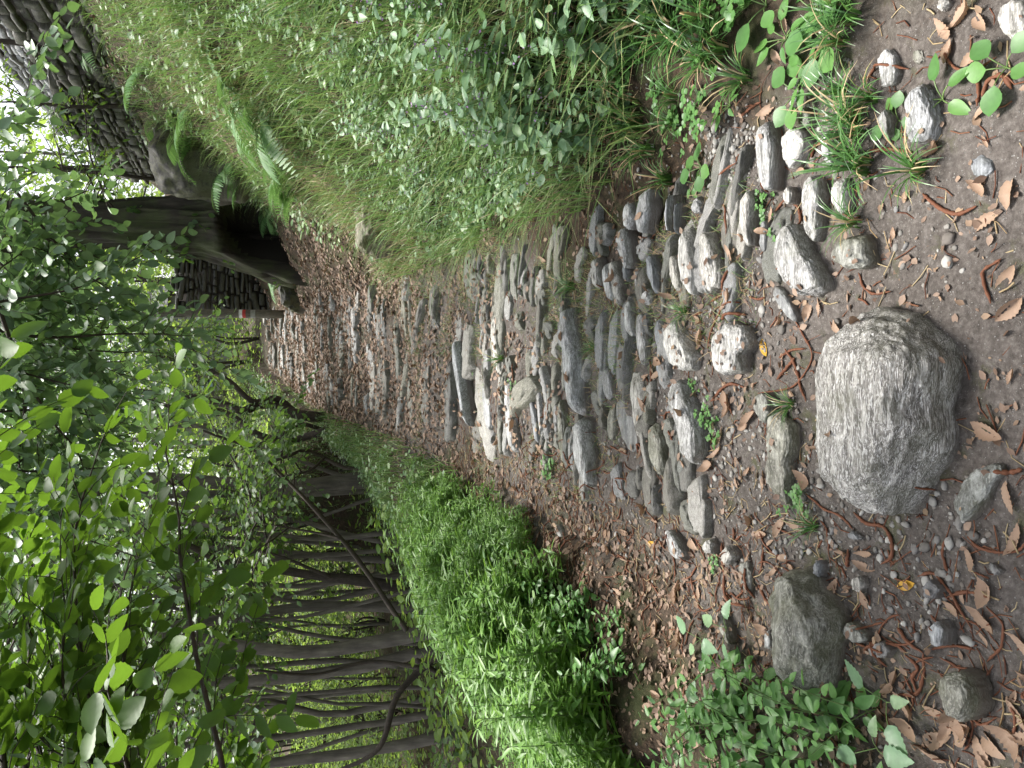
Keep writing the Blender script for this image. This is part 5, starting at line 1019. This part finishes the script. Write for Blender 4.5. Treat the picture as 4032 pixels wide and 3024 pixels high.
# catkins: long reddish brown strings
def catkin(pts, r, seed):
    P = np.array([[*p[:2], min(surf(p[0], p[1])[0], h1(p[0], p[1]) + .05) + r * .9] for p in pts]); n = max(14, int(np.linalg.norm(np.diff(P, axis=0), axis=1).sum() / .006))
    P = smooth_path(P, min(n, 40)); P[:, 2] += .003 * np.abs(np.sin(np.linspace(0, 9, len(P)) + seed)); b = P[len(P) // 2].copy(); mb = MB(); g = np.random.default_rng(seed)
    tube(mb, P - b, r * (1 + g.uniform(-.3, .35, len(P))) * np.clip(np.minimum(np.linspace(0, 8, len(P)) + .35, np.linspace(5, .3, len(P))), 0, 1), 6, 0, True, .3, seed); o = mb.build('catkin', M_CATKIN, loc=b)
    tag(o, 'reddish brown fallen catkin string lying on the path ground', 'catkin', 'fallen catkins')
CK = [('c3', [(1700, 310), (1750, 400), (1860, 460), (1960, 470), (2100, 380)]), ('c3', [(1200, 540), (1240, 460), (1330, 430), (1480, 450)]), ('c3', [(570, 1370), (640, 1290), (700, 1330), (740, 1420), (780, 1510)]), ('c3', [(200, 1330), (220, 1180), (290, 1120), (390, 1060)]), ('c3', [(1600, 1260), (1700, 1350), (1830, 1390), (1960, 1340)]), ('c3', [(2030, 640), (2060, 540), (2140, 500), (2212, 590)]), ('c3', [(1960, 480), (1990, 590), (2000, 700)]), ('c3', [(380, 750), (440, 690), (500, 660)]), ('c3', [(230, 1330), (290, 1340), (310, 1430), (300, 1520)]), ('c3', [(830, 1020), (850, 950), (910, 920)]), ('c3', [(1200, 980), (1350, 970), (1520, 990)]),
      ('c6', [(2110, 20), (2000, 110), (2020, 220), (2050, 310)]), ('c6', [(720, 420), (770, 500), (820, 640), (780, 760), (700, 840), (550, 890)]), ('c6', [(180, 600), (210, 470), (260, 350), (350, 210)]), ('c6', [(280, 415), (350, 375), (410, 380)]), ('c6', [(400, 850), (320, 830), (260, 880), (210, 940)]), ('c6', [(200, 940), (270, 930), (310, 980), (330, 1040)]), ('c6', [(820, 1540), (930, 1640), (1040, 1690), (1120, 1770)]), ('c6', [(1150, 110), (1170, 190), (1230, 240), (1360, 230)]), ('c6', [(610, 660), (700, 610), (790, 600)]), ('c6', [(660, 600), (720, 720), (740, 830), (800, 940)]), ('c6', [(2080, 1395), (2150, 1400), (2212, 1380)]), ('c6', [(180, 300), (260, 240), (320, 150), (340, 40)]), ('c6', [(720, 660), (640, 740), (600, 800)]),
      ('c9', [(1120, 0), (1190, 70), (1290, 100), (1335, 190), (1320, 300), (1265, 340)]), ('c9', [(560, 80), (620, 110), (720, 160)]), ('c9', [(1490, 420), (1570, 400), (1680, 500), (1750, 620), (1810, 760)]), ('c9', [(1160, 920), (1230, 870), (1350, 860), (1430, 910)]), ('c9', [(1820, 140), (1900, 220), (2030, 260), (2150, 250), (2212, 180)]), ('c9', [(1960, 610), (2050, 720), (2030, 860), (1900, 980)]), ('c9', [(1610, 950), (1720, 1040), (1790, 1140), (1830, 1220)]), ('c9', [(1600, 1070), (1700, 1130), (1800, 1210)]), ('c9', [(1580, 1330), (1750, 1320), (1880, 1390), (1980, 1340)]), ('c9', [(1380, 750), (1450, 850), (1530, 920)]), ('c9', [(1350, 1190), (1450, 1190), (1500, 1080), (1530, 920)]), ('c9', [(240, 200), (260, 400), (300, 560), (420, 620)]), ('c9', [(300, 100), (310, 180), (370, 150)]), ('c9', [(440, 360), (460, 480), (470, 560)]), ('c9', [(30, 420), (50, 560), (110, 640), (200, 610)]), ('c9', [(500, 470), (540, 560), (620, 640)]), ('c9', [(640, 880), (660, 960), (710, 1040)]), ('c9', [(2060, 1240), (2100, 1330), (2080, 1470)]), ('c9', [(2140, 1210), (2212, 1180)]), ('c9', [(1410, 930), (1480, 1010), (1440, 1090), (1460, 1180)]), ('c9', [(1100, 840), (1180, 880), (1290, 1010)]),
      ('c5', [(2160, 230), (2170, 130), (2212, 80)]), ('c5', [(2010, 680), (2040, 800), (2050, 950)]), ('c5', [(1680, 250), (1740, 260), (1760, 290)]), ('c5', [(1740, 1230), (1790, 1260), (1850, 1290)]), ('c5', [(1930, 1280), (1940, 1220), (1990, 1270)]), ('c5', [(2120, 1060), (2130, 1020), (2170, 1010)]), ('c5', [(1210, 850), (1230, 820), (1260, 830)])]
for k, (c, pl) in enumerate(CK): catkin([gpt(*crop(c, *p)) for p in pl], .0042, k)
k = 0
while k < 235:
    if rng.random() < .7: y = rng.uniform(1.3, 4.6); x = xc(y) - wl(y) + rng.normal(.12, .2)
    else: y = rng.uniform(1.2, 5); x = rng.uniform(-.9, 1.3)
    L = rng.uniform(.04, .15); a = rng.uniform(0, 6.3); c = rng.uniform(-14, 14); p = [(x, y)]
    for j in range(4): p.append((p[-1][0] + math.cos(a) * L / 4, p[-1][1] + math.sin(a) * L / 4)); a += c * L / 4
    catkin(p, rng.uniform(.002, .0036), 500 + k); k += 1
def litter():
    rng = np.random.default_rng(19); mb = MB()
    n = 24000; y = 1.2 + rng.random(n) ** 1.1 * 19; x = xc(y) + rng.uniform(-1.15, 1.25, n) * (1 + .5 * (y > 8)); g = fbm(p3(x, y, 1.5), 60, 3)
    lf = np.clip((xc(y) - wl(y) + .45 - x) / .5, 0, 1); k = (g + lf * .5 + (y > 5) * .25 > rng.uniform(-.2, .6, n)); x, y = x[k], y[k]
    m = 5000; y2 = 1.6 + rng.random(m) * 2.4; x2 = xc(y2) - wl(y2) - rng.random(m) * 1.5 + .2; x = np.concatenate([x, x2]); y = np.concatenate([y, y2])
    m = 5000; y2 = rng.uniform(8, 17, m); x2 = rng.uniform(xc(y2) + wr(y2) - .2, xfoot(y2) + 1.2); x = np.concatenate([x, x2]); y = np.concatenate([y, y2])
    m = 9000; y2 = rng.uniform(6, 17, m); x2 = xc(y2) + rng.uniform(-.9, 1.2, m); x = np.concatenate([x, x2]); y = np.concatenate([y, y2])
    m = 6000; y2 = rng.uniform(4, 14, m); x2 = rng.uniform(xfoot(y2), 4.6); x = np.concatenate([x, x2]); y = np.concatenate([y, y2]); n = len(x)
    a = rng.uniform(0, 6.28, n); e = .04; z = height(x, y); near = np.nonzero(np.abs(x - xc(y)) < 1.2)[0]
    z[near] = np.array([surf(x[i], y[i], z[i])[0] for i in near]); z = np.where((z - height(x, y) > .07) & (y < 3), -9, z); nx = -(height(x + e, y, False) - height(x, y, False)) / e
    nr = np.stack([nx, np.zeros(n), np.ones(n)], 1) + rnd(rng, n, .35)
    ax = np.stack([np.cos(a), np.sin(a), -nx * 0], 1); ax[:, 2] = -(ax * nr).sum(1) / np.maximum(nr[:, 2], .4) + ax[:, 2] * 0
    scatter(mb, LOWLEAF, np.stack([x, y, z + rng.uniform(.002, .03, n) * np.clip(y / 8, .3, 1)], 1), ax, nr, rng.uniform(.012, .05, n) * np.clip(.5 + y / 10, .5, 1.7), 0)
    # twigs and catkin crumbs
    n = 5200; y = 1.2 + rng.random(n) * 5; x = np.where(rng.random(n) < .5, xc(y) - wl(y) + rng.normal(.1, .28, n), xc(y) + rng.uniform(-.9, 1.1, n))
    for xx, yy, zz in zip(x, y, height(x, y)):
        a = rng.uniform(0, 6.28); L = rng.uniform(.02, .08); b = a + rng.normal(0, .5); p0 = np.array([xx, yy, zz + .003]); p1 = p0 + np.array([math.cos(a), math.sin(a), rng.normal(0, .1)]) * L / 2; p2 = p1 + np.array([math.cos(b), math.sin(b), rng.normal(0, .1)]) * L / 2
        tube(mb, [p0, p1, p2], rng.uniform(.001, .0024), 4, int(rng.choice([1, 1, 2])), False)
    tag(mb.build('leaf_litter', [M_LITTER, M_CATKIN, M_STRAW]), kind='stuff')
    mb = MB(); v, f = ICO[2]; m = 7500; y = 1.1 + rng.gamma(1.4, 1.0, m); x = rng.normal(0, .75, m); ok = (y < 6) & (np.abs(x) < 2)
    x, y = x[ok], y[ok]; g = fbm(p3(x, y, 2.6), 70, 3); ok = g > rng.uniform(-.5, .5, len(x)); x, y = x[ok], y[ok]
    p = np.array([gpt(*crop('c3', a, b)) for a, b in rng.normal((300, 1020), (110, 150), (500, 2))]); x = np.concatenate([x, p[:, 0]]); y = np.concatenate([y, p[:, 1]]); z = height(x, y); n = len(x)
    s = rng.gamma(2.0, .0022, n) + .0022; s = np.minimum(s, .018)
    base = [v * (1 + fbm(v * 1.2 + k * 7, k, 2)[:, None] * .35) * np.array([1, .75, .55]) for k in range(6)]
    for k in range(6):
        i = np.nonzero(np.arange(n) % 6 == k)[0]; a = rng.uniform(0, 6.28, len(i)); ca, sa = np.cos(a), np.sin(a)
        bx_, by_, bz_ = base[k].T; X = bx_[None] * ca[:, None] - by_[None] * sa[:, None]; Y = bx_[None] * sa[:, None] + by_[None] * ca[:, None]
        V = np.stack([X, Y, np.repeat(bz_[None], len(i), 0)], -1) * s[i][:, None, None] + np.stack([x[i], y[i], z[i] + s[i] * .2], 1)[:, None]
        mb.add(V.reshape(-1, 3), [(f[None] + (np.arange(len(i)) * len(v))[:, None, None]).reshape(-1, 3)])
    tag(mb.build('gravel', M_GRAVEL), kind='stuff')
M_GRAVEL = m_leaf('gravel_stone', [(.1, .09, .083), (.17, .16, .15), (.24, .23, .22), (.36, .35, .335), (.14, .12, .105), (.2, .2, .205)], (.1, .1, .1), 0, .75, .3)
litter()
